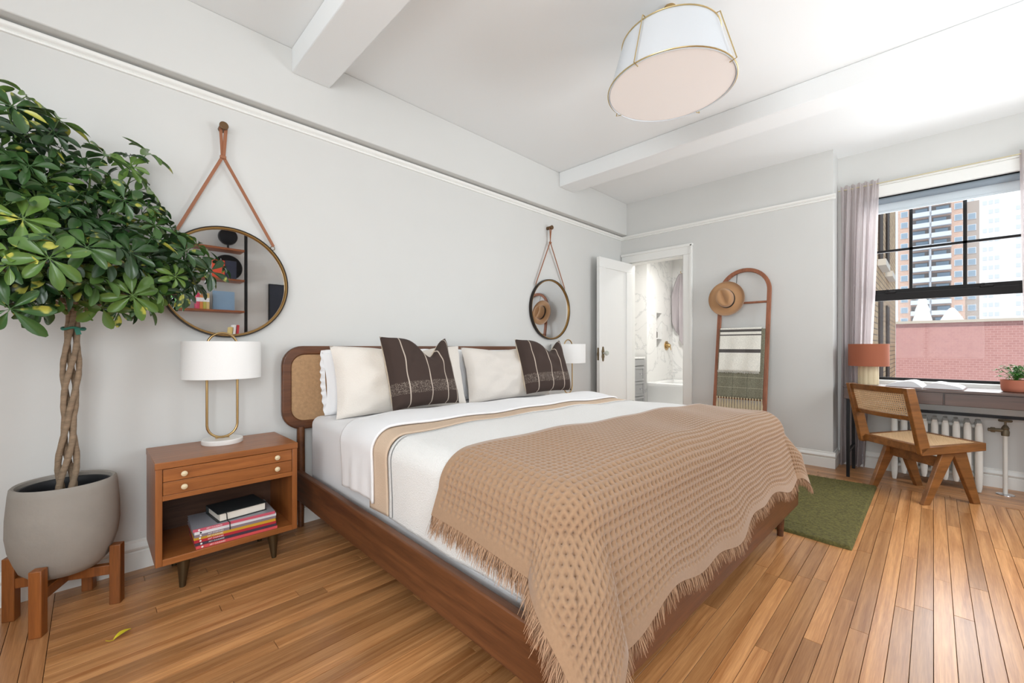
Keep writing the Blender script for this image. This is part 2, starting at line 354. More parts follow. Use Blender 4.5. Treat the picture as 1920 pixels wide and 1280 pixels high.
# vanity
mat('grey_paint', (158, 158, 158), .4)
va = thing('bathroom_vanity', 'grey bathroom vanity with shaker drawers and marble top', 'vanity', (5.02, 3.10, 0))
VW = .94
MB().box(0, VW, .02, .55, .08, .90).build('body', 'grey_paint', va, bevel=.003)
MB().box(.03, VW-.03, .06, .5, 0, .08).build('plinth', 'grey_paint', va)
tp = MB().box(-.01, VW+.01, 0, .56, .90, .93).build('countertop', 'marble_b', va, bevel=.004)
MB().box(.01, VW-.01, 0, .02, .80, .89).build('false_front', 'grey_paint', va, bevel=.003)
def shaker(mb, x0, x1, z0, z1): ring(mb, x0, x1, z0, z1, .035, 0, .02); mb.box(x0+.03, x1-.03, .008, .02, z0+.03, z1-.03)
for k in range(3):
    m_ = MB(); z0 = .12+k*.225; shaker(m_, VW-.31, VW-.02, z0, z0+.215); d_ = m_.build('drawer', 'grey_paint', va, bevel=.002)
    MB().cyl((VW-.165, -.02, z0+.108), (VW-.165, 0, z0+.108), .006).lathe([(0, 0), (.012, .001), (.014, .008), (.008, .016), (0, .017)], 12, M=Matrix.Translation((VW-.165, -.018, z0+.108)) @ Matrix.Rotation(PI/2, 4, 'X')).build('knob', 'chrome', d_, smooth=True)
for k in range(2):
    m_ = MB(); shaker(m_, .02+k*.305, .315+k*.305, .12, .785); m_.build('door', 'grey_paint', va, bevel=.002)
# towel hanging from a hook on the back wall by the tub
mat('towel_lilac', (178, 170, 172), .9, bump=.6, bscale=160, sheen=.3)
def towel_mesh():
    n, m = 40, 60; P = np.zeros((n, m, 3))
    for i in range(n):
        for j in range(m):
            t = j/(m-1); s = i/(n-1)*2-1
            wd = .03+.16*min(1, t*2.2)**.8
            z = -t*(.86-.26*abs(s+.2)**1.2)
            P[i, j] = (-.03-.03*math.sin(s*9+t*2)*min(1, t*3)-.015*math.sin(s*17)*t, s*wd*.9, z*1.36)
    return P
tw = thing('bath_towel', 'lilac grey towel hanging from a hook on marble wall', 'towel', (BX1-.03, 2.93, 2.28))
MB().grid(towel_mesh()).build('cloth', 'towel_lilac', tw, smooth=True).modifiers.new('s', 'SOLIDIFY').thickness = .006
MB().tube([(.03, 0, .01), (-.03, 0, .0), (-.045, 0, .015), (-.05, 0, .04)], .005).build('hook', 'brass', tw, smooth=True)
bl = thing('added_bathroom_light', 'added out-of-view round glass light on the bathroom ceiling', 'ceiling light', (5.6, 2.35, BZ))  # added, unseen lamp that brightens the bathroom
mat('lit_glass', (255, 250, 240), .3, emit=9)
MB().cyl((0, 0, -.02), (0, 0, 0), .17, n=32).build('canopy', 'chrome', bl)
MB().lathe([(.15, -.02), (.16, -.05), (.13, -.08), (0, -.09)], 32).build('diffuser', 'lit_glass', bl, smooth=True)
area('bathroom_fill_light', (5.6, 2.35, BZ-.12), (0, 0, 0), .3, .3, 40, (1, .98, .95))  # added fill light just under the bathroom fixture
struct('wall_bathroom_near', MB().box(X1, BX0, D+.12, BY1+.1, 0, BZ), 'paint_wall')
# ------------------------------------------------------------------ bed
BED = (1.88, 2.66, 0); BROT = math.radians(-1.2)
BEDM = Matrix.Translation(BED) @ Matrix.Rotation(BROT, 4, 'Z')
mat('woven_panel', (182, 146, 108), .8, var=.12, vscale=60, bump=.5, bscale=220)
def rrect(x0, x1, z0, z1, r, n=8):
    p = []
    for cx, cz, a0 in ((x1-r, z1-r, 0), (x0+r, z1-r, PI/2), (x0+r, z0+r, PI), (x1-r, z0+r, 1.5*PI)):
        for k in range(n+1):
            a = a0+PI/2*k/n; p.append((cx+r*math.cos(a), cz+r*math.sin(a)))
    return p
def rring(mb, outer, inner, y0, y1, M=None):
    n = len(outer); v = [(p, y0, q) for p, q in outer]+[(p, y0, q) for p, q in inner]+[(p, y1, q) for p, q in outer]+[(p, y1, q) for p, q in inner]; f = []
    for k in range(n):
        j = (k+1) % n
        f += [(k, j, n+j, n+k), (2*n+k, 2*n+j, j, k), (n+k, n+j, 3*n+j, 3*n+k), (2*n+j, 2*n+k, 3*n+k, 3*n+j)]
    return mb.add(v, f, M)
bed = thing('bed', 'walnut platform bed frame with rounded woven panel headboard', 'bed', BED, BROT)
hx0, hx1, hz0, hz1 = -1.09, 1.155, .585, 1.085
hb = rring(MB(), rrect(hx0, hx1, hz0, hz1, .115), rrect(hx0+.052, hx1-.052, hz0+.052, hz1-.052, .075), .002, .036).build('headboard_frame', 'walnut_x', bed, bevel=.008, seg=3)
MB().prism(rrect(hx0+.05, hx1-.05, hz0+.05, hz1-.05, .075), .012, .03, 'y').build('headboard_panel', 'woven_panel', hb)
for x in (-.985, 1.02):
    MB().cyl((x, .016, 0), (x, .016, .32), .017, .024, 16).cyl((x, .016, .32), (x, .016, .60), .024, .022, 16).build('head_post', 'walnut', bed, smooth=True)
for s in (-1, 1):
    x0, x1 = sorted((s*1.02, s*.985)); MB().box(x0, x1, -2.06, 0, .178, .345).build('side_rail', 'walnut', bed, bevel=.006)
    MB().cyl((s*.955, -2.02, 0), (s*.955, -2.02, .2), .016, .026, 18).build('leg', 'walnut', bed, smooth=True)
MB().box(-1.02, 1.02, -2.095, -2.06, .178, .345).build('foot_rail', 'walnut_x', bed, bevel=.006)
for k in range(12): MB().box(-.985, .985, -.13-k*.17-.07, -.13-k*.17, .25, .272).build('slat', 'walnut_x', bed)
# ------------------------------------------------------------------ bedding
mat('white_sheet', (232, 232, 233), .85, bump=.15, bscale=40, sheen=.2)
mat('coverlet_white', (228, 227, 224), .9, bump=.9, bscale=190, sheen=.2)
mat('beige_band', (206, 182, 158), .9, bump=.5, bscale=200)
mat('grey_thread', (120, 122, 124), .9)
mat('throw_tan', (152, 121, 93), .95, var=.06, vscale=120, sheen=.3)
mat('fringe_tan', (166, 132, 104), .95)
A_, L_ = .87, 1.93
def drape(u, v, z0, R=.10, flare=0., wave=0., wk=9., top=.0):
    u = np.asarray(u, float); v = np.asarray(v, float)
    ex = np.maximum(0, np.abs(u)-A_); ey = np.maximum(0, v-L_); e = np.hypot(ex, ey)+1e-9
    dx = np.sign(u)*ex/e; dy = -ey/e
    arc = R*PI/2
    th = np.minimum(e, arc)/R
    out = R*np.sin(th); down = R*(1-np.cos(th)); rest = np.maximum(0, e-arc)
    t = np.where(ex > ey, v, u)
    w_ = wave*np.minimum(rest/.15, 1)*(np.sin(wk*t+1)+.5*np.sin(wk*2.3*t+2))
    cf = 2*ex*ey/(e*e); out = out+rest*flare+w_+(cf*.075*np.clip(rest/.12, 0, 1) if flare else 0); down = down+rest*math.sqrt(1-flare*flare)
    puff = top*(np.cos(np.clip(u/A_, -1, 1)*PI/2)**.7)*1.0
    bump = .006*np.sin(u*6.1+v*3.3)*np.sin(v*5.2-u*2)+.003*np.sin(u*15+v*9)
    x = np.clip(u, -A_, A_)+dx*out; y = -np.minimum(v, L_)+dy*out
    z = z0-down+(puff+bump)*np.exp(-e*6)
    return np.stack([x, y, z], -1)
def normals(P):
    du = np.gradient(P, axis=0); dv = np.gradient(P, axis=1); n = np.cross(du, dv); n /= np.linalg.norm(n, axis=-1, keepdims=True)+1e-12
    if n[n.shape[0]//2, n.shape[1]//2, 2] < 0: n = -n
    return n
def uv(u0, u1, v0, v1, nu, nv): return np.meshgrid(np.linspace(u0, u1, nu), np.linspace(v0, v1, nv), indexing='ij')
def solid(o, t): m_ = o.modifiers.new('thick', 'SOLIDIFY'); m_.thickness = t; m_.offset = -1; return o
mt = thing('mattress', 'thick white mattress in a fitted sheet on the bed frame', 'mattress', BED, BROT)
MB().box(-.945, .945, -2.02, -.02, .273, .665).build('fitted_sheet', 'white_sheet', mt, bevel=.05, seg=5)
cv = thing('coverlet', 'white textured coverlet with beige turned edge and grey stitched line', 'coverlet', BED, BROT)
EH = .10*PI/2
U, V = uv(-(A_+EH+.245), A_+EH+.245, 1.05, L_+EH+.245, 220, 130)
solid(MB().grid(drape(U, V, .700, wave=.004, top=.012)).build('cover', 'coverlet_white', cv, smooth=True, ang=180), .008)
U, V = uv(-(A_+EH+.245), A_+EH+.245, .90, 1.052, 200, 12)
V = V+.02*np.sin(U*2.2+.4)
solid(MB().grid(drape(U, V, .702, wave=.004, top=.012)).build('turned_edge', 'beige_band', cv, smooth=True, ang=180), .008)
U, V = uv(-(A_+EH+.24), A_+EH+.24, 1.095, 1.100, 220, 3)
V = V+.02*np.sin(U*2.2+.4)
MB().grid(drape(U, V, .7045, R=.1025, wave=.004, top=.012)).build('stitch_line', 'grey_thread', cv)
U, V = uv(-(A_+EH+.235), A_+EH+.235, .60, .945, 200, 40)
V = V+.028*np.sin(U*2.2+.4)+.008*np.sin(U*9)
P = drape(U, V, .716, R=.113, wave=.005, wk=26, top=.012)
P[..., 2] += .012*np.sin(np.clip((V-.62)/.3, 0, 1)*PI)
fs = solid(MB().grid(P).build('bed_sheet', 'white_sheet', None, smooth=True, ang=180), .010)
fs.location = BED; fs.rotation_euler = (0, 0, BROT)
tag(fs, 'smooth white top sheet folded back over the coverlet', 'sheet')
# waffle throw
th = thing('throw_blanket', 'tan waffle weave throw blanket with fringe over the foot of bed', 'blanket', BED, BROT)
PITCH = .0235; v0 = 1.565; NP, NQ = 98, 37
p_, q_ = np.meshgrid(np.linspace(0, 1, NP*6+1), np.linspace(0, 1, NQ*6+1), indexing='ij')
tz = .718
def throw_pos(p, q):
    p = np.asarray(p, float); q = np.asarray(q, float)
    ul = -(A_+.29+.10*q**1.5); ur = A_+.34+.02*np.sin(q*5); U = ul+(ur-ul)*p
    vs_ = v0-.10*(1-p)+.05*p; ve = L_+.49-.07*p+(.02*np.sin(p*17)+.012*np.sin(p*41))*q**7; V = vs_+(ve-vs_)*q
    return drape(U, V, tz, R=.125, flare=.25, wave=.004, wk=9, top=.012)
P = throw_pos(p_, q_); N = normals(P)
edge = np.minimum.reduce([p_*NP, (1-p_)*NP, q_*NQ+.6, (1-q_)*NQ]); fade = np.clip((edge-1.4)/.4, 0, 1)
cu_, cv_ = np.abs(np.cos(PI*p_*NP)), np.abs(np.cos(PI*q_*NQ))
ridge = np.maximum(cu_*.97, cv_)**.5
P = P+N*((ridge-1)*.023*fade+.003)[..., None]
MB().grid(P).build('waffle_cloth', 'throw_tan', th, smooth=True, ang=180)
fr = MB()
def strands(pts, dirs, n_per, ln):
    for i in range(len(pts)-1):
        for k in range(n_per):
            t = random.random(); p = Vector(pts[i]).lerp(Vector(pts[i+1]), t); d = (Vector(dirs[i])+Vector((random.gauss(0, .25), random.gauss(0, .25), random.gauss(-.25, .15)))).normalized()
            l = ln*random.uniform(.6, 1.15); q = p+d*l*.5; e = p+d*l+Vector((0, 0, -l*.15)); s_ = Vector((random.uniform(-1, 1), random.uniform(-1, 1), 0)).normalized()*.0011
            o = len(fr.v); fr.v += [tuple(p-s_), tuple(p+s_), tuple(q+s_), tuple(q-s_), tuple(e+s_*.4), tuple(e-s_*.4)]; fr.f += [(o, o+1, o+2, o+3), (o+3, o+2, o+4, o+5)]
def hem(fix, side):
    if side == 'l': t = np.linspace(0, 1, 170); a = throw_pos(0*t, t); b_ = throw_pos(0*t+.01, t)
    elif side == 'r': t = np.linspace(0, 1, 120); a = throw_pos(0*t+1, t); b_ = throw_pos(0*t+.99, t)
    else: t = np.linspace(0, 1, 330); a = throw_pos(t, 0*t+1); b_ = throw_pos(t, 0*t+.98)
    d = a-b_; d /= np.linalg.norm(d, axis=-1, keepdims=True); return a.tolist(), d.tolist()
for sd, n_, l_ in (('l', 9, .055), ('r', 5, .045), ('f', 5, .038)):
    a, d = hem(0, sd); strands(a, d, n_, l_)
tag(fr.build('fringe', 'fringe_tan', th), kind='stuff')
# ------------------------------------------------------------------ pillows
def pillow_mesh(w_, h_, t_, dent=0, dx=0, seed=0, n=36, wr=.006):
    rs = np.random.RandomState(seed); s = np.linspace(-1, 1, n); S, T = np.meshgrid(s, s, indexing='ij'); ph = rs.uniform(0, 6, 8)
    x = w_/2*S*(1-.045*(1-T*T)); z = h_/2*T*(1-.05*(1-S*S))
    body = np.clip((1-np.abs(S)**3)*(1-np.abs(T)**3), 0, 1)**.42
    dn = np.exp(-((S-dx)/.38)**2)*((T+1)/2)**2.2*dent; z = z-dn
    wv = wr*(np.sin(S*5+ph[0]+T*3)*np.sin(T*6+ph[1])+.6*np.sin(S*11+ph[2]-T*7+ph[3]))
    mb = MB()
    for sg in (-1, 1):
        y = sg*(t_/2*body*(1-.25*(dn/max(dent, 1e-6) if dent else 0)))+wv*body
        mb.grid(np.stack([x, y, z+h_/2], -1))
    return mb
def pillow(name, label, m, w_, h_, t_, bx, by, bz, lean, rz=0, seed=0, cat='pillow', group=None, **k):
    o = pillow_mesh(w_, h_, t_, seed=seed, **k).build(name, m, None, smooth=True, ang=75)
    mw = BEDM @ Matrix.Translation((bx, by, bz)) @ Matrix.Rotation(rz, 4, 'Z') @ Matrix.Rotation(-lean, 4, 'X')
    o.matrix_world = mw; return tag(o, label, cat, group)
mat('pillow_white', (235, 235, 236), .85, bump=.25, bscale=30, sheen=.2)
mat('pillow_cream', (228, 221, 212), .9, bump=.7, bscale=170, sheen=.25)
mat('pillow_linen', (214, 207, 199), .9, bump=.5, bscale=60, sheen=.25)
mat('pillow_back', (220, 205, 184), .9)
bp_ = pillow('bed_pillow', 'white pillow with frilled edge at the nightstand end behind cream pillow', 'pillow_white', .86, .385, .17, -.455, -.105, .668, .16, seed=1)
n_ = 160; P = np.zeros((n_, 4, 3))
for i in range(n_):
    a = 2*PI*i/n_; c_, s_ = math.cos(a), math.sin(a); k = max(abs(c_), abs(s_))**.92
    for j in range(4): w_ = j/3; P[i, j] = (c_/k*(.418+.028*w_), .010*w_*math.sin(i*1.25), max(.001, .1925+s_/k*(.182+.028*w_)+.003*w_*math.sin(i*.8)))
MB().grid(P, wrap=True).build('frill', 'pillow_white', bp_, smooth=True, ang=180)
pillow('bed_pillow', 'white pillow behind the grey linen pillow at the door end', 'pillow_white', .90, .40, .17, .53, -.105, .668, .16, seed=2, wr=.009)
pillow('sham_pillow', 'cream textured pillow behind the striped cushion at the nightstand end', 'pillow_cream', .93, .43, .19, -.425, -.285, .668, .24, seed=3, wr=.012, dent=.035, dx=.1)
pillow('sham_pillow', 'grey beige crinkled linen pillow at the door end', 'pillow_linen', .88, .42, .19, .50, -.285, .668, .24, seed=4, wr=.014, dent=.02, dx=-.2)
m, nt, b = nmat('cushion_stripe')      # dark brown cloth, thin cream stripes and a speckled band
tc = nt.nodes.new('ShaderNodeTexCoord'); sp = nt.nodes.new('ShaderNodeSeparateXYZ'); nt.links.new(tc.outputs['Object'], sp.inputs[0])
def mth(op, a, b_=None, c=None):
    n = nt.nodes.new('ShaderNodeMath'); n.operation = op
    for i, q in enumerate((a, b_, c)):
        if q is None: continue
        if isinstance(q, (int, float)): n.inputs[i].default_value = q
        else: nt.links.new(q, n.inputs[i])
    return n.outputs[0]
acc = None
for xs in (-.145, 0.005, .13, .215):
    q = mth('LESS_THAN', mth('ABSOLUTE', mth('SUBTRACT', sp.outputs[0], xs)), .0035); acc = q if acc is None else mth('MAXIMUM', acc, q)
nz = nt.nodes.new('ShaderNodeTexNoise'); nz.inputs['Scale'].default_value = 260; nt.links.new(tc.outputs['Object'], nz.inputs['Vector'])
band = mth('LESS_THAN', mth('ABSOLUTE', mth('SUBTRACT', sp.outputs[2], .115)), .035)
spk = mth('MULTIPLY', mth('MULTIPLY', band, mth('GREATER_THAN', nz.outputs['Fac'], .56)), .45)
fac = mth('MAXIMUM', acc, spk)
mx = nt.nodes.new('ShaderNodeMix'); mx.data_type = 'RGBA'; nt.links.new(fac, mx.inputs['Factor']); mx.inputs['A'].default_value = (*lin((62, 48, 42)), 1); mx.inputs['B'].default_value = (*lin((186, 172, 158)), 1)
nt.links.new(mx.outputs['Result'], b.inputs['Base Color']); b.inputs['Roughness'].default_value = .95
for nm, lb, bx, by, rz, sd, dn, dxx in (('striped_cushion', 'dark brown striped cushion at the nightstand end of the bed', -.40, -.47, .05, 5, .13, .30), ('striped_cushion', 'dark brown striped cushion at the door end of the bed', .77, -.44, -.12, 6, .10, .35)):
    t = thing(nm, lb, 'cushion', (0, 0, 0)); t.matrix_world = BEDM @ Matrix.Translation((bx, by, .712)) @ Matrix.Rotation(rz, 4, 'Z') @ Matrix.Rotation(-.34, 4, 'X')
    n = 36; s = np.linspace(-1, 1, n); S, T = np.meshgrid(s, s, indexing='ij')
    base_ = pillow_mesh(.49, .455, .16, dent=dn, dx=dxx, seed=sd)
    half = len(base_.v)//2; hf = len(base_.f)//2
    f_ = MB(); f_.v = base_.v[:half]; f_.f = base_.f[:hf]; f_.build('front', 'cushion_stripe', t, smooth=True, ang=75)
    g_ = MB(); g_.v = base_.v[half:]; g_.f = [tuple(i-half for i in q) for q in base_.f[hf:]]; g_.build('back', 'pillow_back', t, smooth=True, ang=75)
# ------------------------------------------------------------------ nightstands
mat('dark_brass', (96, 84, 62), .4, .8); mat('ivory_knob', (224, 206, 170), .3); mat('niche_dark', (50, 36, 28), .6)
ns = thing('nightstand', 'mid-century wood nightstand with two slim drawers and open shelf', 'nightstand', (.475, 2.525, 0))
MB().box(-.284, .284, -.197, .195, .556, .585).build('top', 'teak', ns, bevel=.002)
for s in (-1, 1): MB().box(*sorted((s*.282, s*.258)), -.195, .195, .14, .556).build('side', 'teak_z', ns, bevel=.002)
MB().box(-.258, .258, .18, .195, .14, .556).build('back', 'teak_dark', ns)
MB().box(-.258, .258, -.195, .18, .14, .168).build('shelf', 'teak', ns, bevel=.001)
MB().box(-.258, .258, -.193, .18, .418, .44).build('rail', 'teak', ns, bevel=.001)
for z0, z1 in ((.441, .497), (.499, .553)):
    d_ = MB().box(-.256, .256, -.192, .0, z0, z1).build('drawer', 'teak', ns, bevel=.0012)
    for x in (-.185, .185): MB().lathe([(.004, 0), (.004, .008), (.0105, .011), (.012, .018), (.008, .022), (0, .023)], 16, M=Matrix.Translation((x, -.192, (z0+z1)/2)) @ Matrix.Rotation(PI/2, 4, 'X')).build('knob', 'ivory_knob', d_, smooth=True)
for x in (-.177, .185):
    for y_ in (-.13, .13): MB().cyl((x*1.03, y_, 0), (x, y_, .125), .011, .026, 18).build('leg', 'dark_brass', ns, smooth=True)
    MB().prism([(x-.07, .14), (x-.04, .124), (x+.04, .124), (x+.07, .14)], -.16, .16, 'y').build('leg_brace', 'dark_brass', ns)
ns2 = copy_tree(ns); ns2.location = (3.37, 2.525, 0); ns2['label'] = 'second wood nightstand beside the bed near the open door'
# lamps
mat('lamp_linen', (240, 240, 238), .9, bump=.2, bscale=300); mat('marble_base', (232, 230, 226), .25, var=.05, vscale=14)
lp = thing('table_lamp', 'brass loop table lamp with white drum shade on the nightstand with magazines', 'lamp', (.482, 2.60, .5855))
MB().lathe([(0, 0), (.088, 0), (.09, .004), (.09, .020), (.086, .024), (0, .024)], 40).build('base', 'marble_base', lp, smooth=True)
pts = []
for cx, cz, a0 in ((0, .50, 0), (0, .095, PI)):
    for k in range(13): a = a0+PI*k/12; pts.append((.066*math.cos(a), 0, cz+.066*math.sin(a)))
MB().tube(pts, .006, 12, closed=True).build('loop', 'brass', lp, smooth=True)
MB().tube([(-.03, -.0, .026), (0, 0, .032), (.03, 0, .026)], .004, 8).build('foot_clip', 'brass', lp, smooth=True)
sh = MB().lathe([(.170, .335), (.172, .335), (.172, .522), (.170, .522)], 48, close=False).build('shade', 'lamp_linen', lp, smooth=True)
MB().tube([(-.17, 0, .50), (.17, 0, .50)], .002, 6).tube([(0, -.17, .50), (0, .17, .50)], .002, 6).build('shade_spider', 'brass', sh)
lp2 = copy_tree(lp); lp2.location = (3.40, 2.60, .5855); lp2['label'] = 'brass loop table lamp with white drum shade behind the bed near door'
# magazines and book on the nightstand shelf
cols = [(214, 84, 88), (70, 58, 72), (184, 44, 60), (206, 158, 50), (140, 126, 136), (224, 224, 228), (204, 92, 112)]
names = ['coral red', 'dark plum', 'crimson', 'mustard yellow', 'mauve grey', 'white', 'rose pink']
mat('paper', (232, 226, 214), .8); mat('ink_white', (240, 238, 236), .7); mat('ink_black', (30, 30, 32), .7); mat('cover_grey', (150, 152, 160), .4); mat('gold_ink', (150, 128, 70), .4, .6)
z = .1685
for i, (c, nme) in enumerate(zip(cols, names)):
    mm = 'mag_%d' % i; mat(mm, c, .35)
    pos = ('lowest of the stack' if i == 0 else 'topmost magazine of the stack' if i == 6 else 'in the stack')
    t = thing('magazine', '%s spined cooking magazine lying %s on nightstand shelf' % (nme, pos), 'magazine', (.497+random.uniform(-.006, .006), 2.452+random.uniform(-.004, .004), z), -.03+random.uniform(-.02, .02), 'cooking magazines on the nightstand shelf')
    h_ = .0125
    MB().box(-.162, .162, -.108, .108, .001, h_-.001).build('pages', 'paper', t)
    MB().box(-.165, .165, -.111, -.108, 0, h_).build('spine', mm, t)
    MB().box(-.165, .165, -.108, .110, h_-.0011, h_).box(-.165, .165, -.108, .110, 0, .0011).build('cover', 'cover_grey' if i == 6 else mm, t)
    ink = 'ink_black' if i == 5 else 'ink_white'
    MT = Matrix.Translation((-.115, -.1112, h_/2)) @ Matrix.Rotation(PI/2, 4, 'X')
    if i != 5: text_mesh('spine_title', 'ART CULINAIRE', .0085, ink, t, MT)
    MB().lathe([(.0022, 0), (.004, 0), (.004, .0004), (.0022, .0004)], 14, M=Matrix.Translation((-.142, -.1111, h_/2)) @ Matrix.Rotation(PI/2, 4, 'X')).build('spine_logo', ink, t)
    z += h_+.0004
mat('book_black', (38, 44, 46), .45)
t = thing('book', 'thick black cloth bound book lying on the magazine stack', 'book', (.515, 2.45, z), .10)
MB().box(-.095, .100, -.078, .088, .003, .037).build('pages', 'paper', t, bevel=.002)
MB().box(-.105, .105, -.083, .092, .037, .0405).box(-.105, .105, -.083, .092, 0, .003).box(-.105, .105, .088, .094, 0, .0405).build('cover', 'book_black', t, bevel=.001)
MB().strip([(-.07, -.078, .036), (-.07, -.086, .034), (-.069, -.090, .004), (-.068, -.122, .0025), (-.068, -.125, -.03)], (1, 0, 0), .004, .001).build('ribbon', 'ink_black', t)
# ------------------------------------------------------------------ round mirrors
mat('mirror_glass', (236, 238, 240), .015, 1); mat('mirror_rim', (44, 36, 30), .4, .5); mat('mirror_inner', (146, 112, 62), .35, .7); mat('leather', (152, 98, 68), .55); mat('bronze_peg', (110, 84, 58), .4, .6)
def mirror(cx, cz, R, px_, pz, jz, label, cross):
    t = thing('round_mirror', label, 'mirror', (cx, D, cz-R))
    def Lp(x, y_, z_): return (x-cx, y_-D, z_-cz+R)
    MR = Matrix.Translation((0, 0, R)) @ Matrix.Rotation(PI/2, 4, 'X')
    MB().lathe([(R-.012, .004), (R, .004), (R+.002, .02), (R, .036), (R-.006, .036), (R-.006, .030)], 72, M=MR, close=False).build('rim', 'mirror_rim', t, smooth=True)
    MB().lathe([(R-.006, .034), (R-.012, .034), (R-.017, .026), (R-.017, .02)], 72, M=MR, close=False).build('inner_rim', 'mirror_inner', t, smooth=True)
    MB().lathe([(0, .022), (R-.010, .022)], 72, M=MR, close=False).build('glass', 'mirror_glass', t)
    for s in (-1, 1):
        ax = cx+s*R*.715; az = cz+R*.715
        MB().tube([(ax-cx+.011*math.cos(a)+s*.006, -.02, az-cz+R+.008+.011*math.sin(a)) for a in np.linspace(0, 2*PI, 15).tolist()[:-1]], .002, 8, closed=True).build('strap_ring', 'antique_brass', t, smooth=True)
        top = (px_+(-s if cross else s)*.012, D-.045, pz-.005); mid = (px_+s*.003, D-.04, jz)
        MB().strip([Lp(ax+s*.010, D-.022, az+.018), Lp(*mid), Lp(*top)], (1, .25, 0), .017 if s > 0 else .015, .003).build('strap', 'leather', t)
    MB().box(px_-.014-cx, px_+.014-cx, -.048, -.034, jz-.008-cz+R, jz+.008-cz+R).build('strap_keeper', 'leather', t, bevel=.002)
    p = thing('wall_peg', 'round wooden wall peg holding the strap of '+('mirror above the plant side lamp' if cx < 1 else 'mirror nearest the open door'), 'peg', (px_, D, pz))
    MB().cyl((0, 0, 0), (0, -.055, 0), .017, .017, 20).cyl((0, -.055, 0), (0, -.068, 0), .021, .021, 20).build('peg', 'bronze_peg', p, bevel=.002)
mirror(.53, 1.432, .300, .504, 2.262, 2.10, 'large round mirror with brass rim hanging on leather strap over nightstand lamp', False)
mirror(3.275, 1.455, .302, 3.245, 2.268, 2.12, 'round mirror with dark rim hanging on leather strap near the open door', True)
def onY(px, py, Y):
    r = (px-960)/790; X = Y*(1+r)/(1-r); return X, Y, CAM_H-(py-650)*(X+Y)/(790*math.sqrt(2))
# ------------------------------------------------------------------ plant stand, planter, tree
wood('acacia', (104, 56, 22), (150, 88, 38), 2, .4, 26, 12, .2, coat=.2)
mat('concrete', (150, 144, 136), .8, var=.07, vscale=7, bump=.25, bscale=40); mat('nursery_black', (34, 35, 38), .5); mat('soil', (52, 40, 32), .95, bump=.8, bscale=90)
PX, PY = -.072, 2.515
st = thing('plant_stand', 'square wooden plant stand with four posts and crossed bars', 'plant stand', (PX, PY, 0), math.radians(21))
for a in range(4):
    an = PI/4+a*PI/2; Mz = Matrix.Rotation(an, 4, 'Z')
    MB().box(.146, .184, -.019, .019, 0, .248, M=Mz @ Matrix.Rotation(0, 4, 'Z')).build('post', 'acacia', st, bevel=.003)
for a in range(2): MB().box(-.15, .15, -.014, .014, .125+a*.0005, .165+a*.0005, M=Matrix.Rotation(PI/4+a*PI/2, 4, 'Z')).build('cross_bar', 'acacia', st, bevel=.002)
pot = thing('planter', 'grey concrete planter standing in the wooden plant stand', 'planter', (PX, PY, .166))
prof = [(0, 0), (.07, 0), (.105, .012), (.130, .04), (.144, .08), (.157, .125), (.164, .18), (.163, .25), (.156, .34), (.153, .362), (.147, .368), (.139, .364), (.136, .24), (.13, .23), (0, .23)]
MB().lathe(prof, 56).build('shell', 'concrete', pot, smooth=True, ang=60)
pr = [(.120, .231), (.126, .335), (.133, .345), (.133, .352), (.128, .350), (.126, .34), (.123, .325), (.124, .322), (.120, .30), (.121, .297), (.115, .27), (.112, .262), (0, .262)]
MB().lathe(pr, 48).build('nursery_pot', 'nursery_black', pot, smooth=True, ang=30)
tree = thing('umbrella_tree', 'indoor umbrella tree with braided trunk and variegated leaves', 'plant', (PX, PY, .43))
TL = Vector((PX, PY, .43))
mat('bark', (140, 120, 98), .85, var=.2, vscale=30, bump=.9, bscale=50, stretch=(1, 1, 3)); mat('green_stem', (92, 120, 52), .6); mat('petiole', (104, 112, 70), .6); mat('tie_green', (40, 120, 100), .5)
mat('soil_top', (52, 40, 32), .95)
MB().cyl((0, 0, -.012), (0, 0, .0), .11, n=24).build('soil', 'soil', tree)
TT = Vector((-.050-PX, 2.515-PY, 1.265-.43))
for k in range(4):
    pts = []; rr = []
    for i in range(40):
        t = i/39; c = TT*t; an = k*PI/2+t*PI*2.2; ra = .0095+.0135*abs(math.sin(t*PI*2+.5))*(1-.5*t)
        pts.append((c.x+ra*math.cos(an)*1.25, c.y+ra*math.sin(an)*.9, c.z*1.0)); rr.append(.011-.002*t+.0008*math.sin(i*2.1))
    MB().tube(pts, rr, 10).build('trunk', 'bark', tree, smooth=True)
MB().tube([(TT.x+.033*math.cos(a), TT.y+.03*math.sin(a), TT.z-.11+.004*math.sin(3*a)) for a in np.linspace(0, 2*PI, 20).tolist()[:-1]], .005, 8, closed=True).strip([(TT.x+.01, TT.y-.032, TT.z-.11), (TT.x+.016, TT.y-.036, TT.z-.135)], (1, 0, 0), .016, .002).build('plant_tie', 'tie_green', tree, smooth=True)
# leaf material with variegation
m, nt, b = nmat('leaf')
tc = nt.nodes.new('ShaderNodeTexCoord'); oi = nt.nodes.new('ShaderNodeObjectInfo'); n = nt.nodes.new('ShaderNodeTexNoise'); n.inputs['Scale'].default_value = 11; n.inputs['Detail'].default_value = 3
vm = nt.nodes.new('ShaderNodeVectorMath'); vm.operation = 'ADD'; ml = nt.nodes.new('ShaderNodeMath'); ml.operation = 'MULTIPLY'; ml.inputs[1].default_value = 23
nt.links.new(oi.outputs['Random'], ml.inputs[0]); nt.links.new(tc.outputs['Object'], vm.inputs[0]); nt.links.new(ml.outputs[0], vm.inputs[1]); nt.links.new(vm.outputs[0], n.inputs['Vector'])
r = nt.nodes.new('ShaderNodeValToRGB'); e = r.color_ramp.elements
e[0].position = 0; e[0].color = (*lin((34, 60, 32)), 1); e[1].position = 1; e[1].color = (*lin((98, 128, 56)), 1); r.color_ramp.elements.new(.6).color = (*lin((58, 92, 46)), 1)
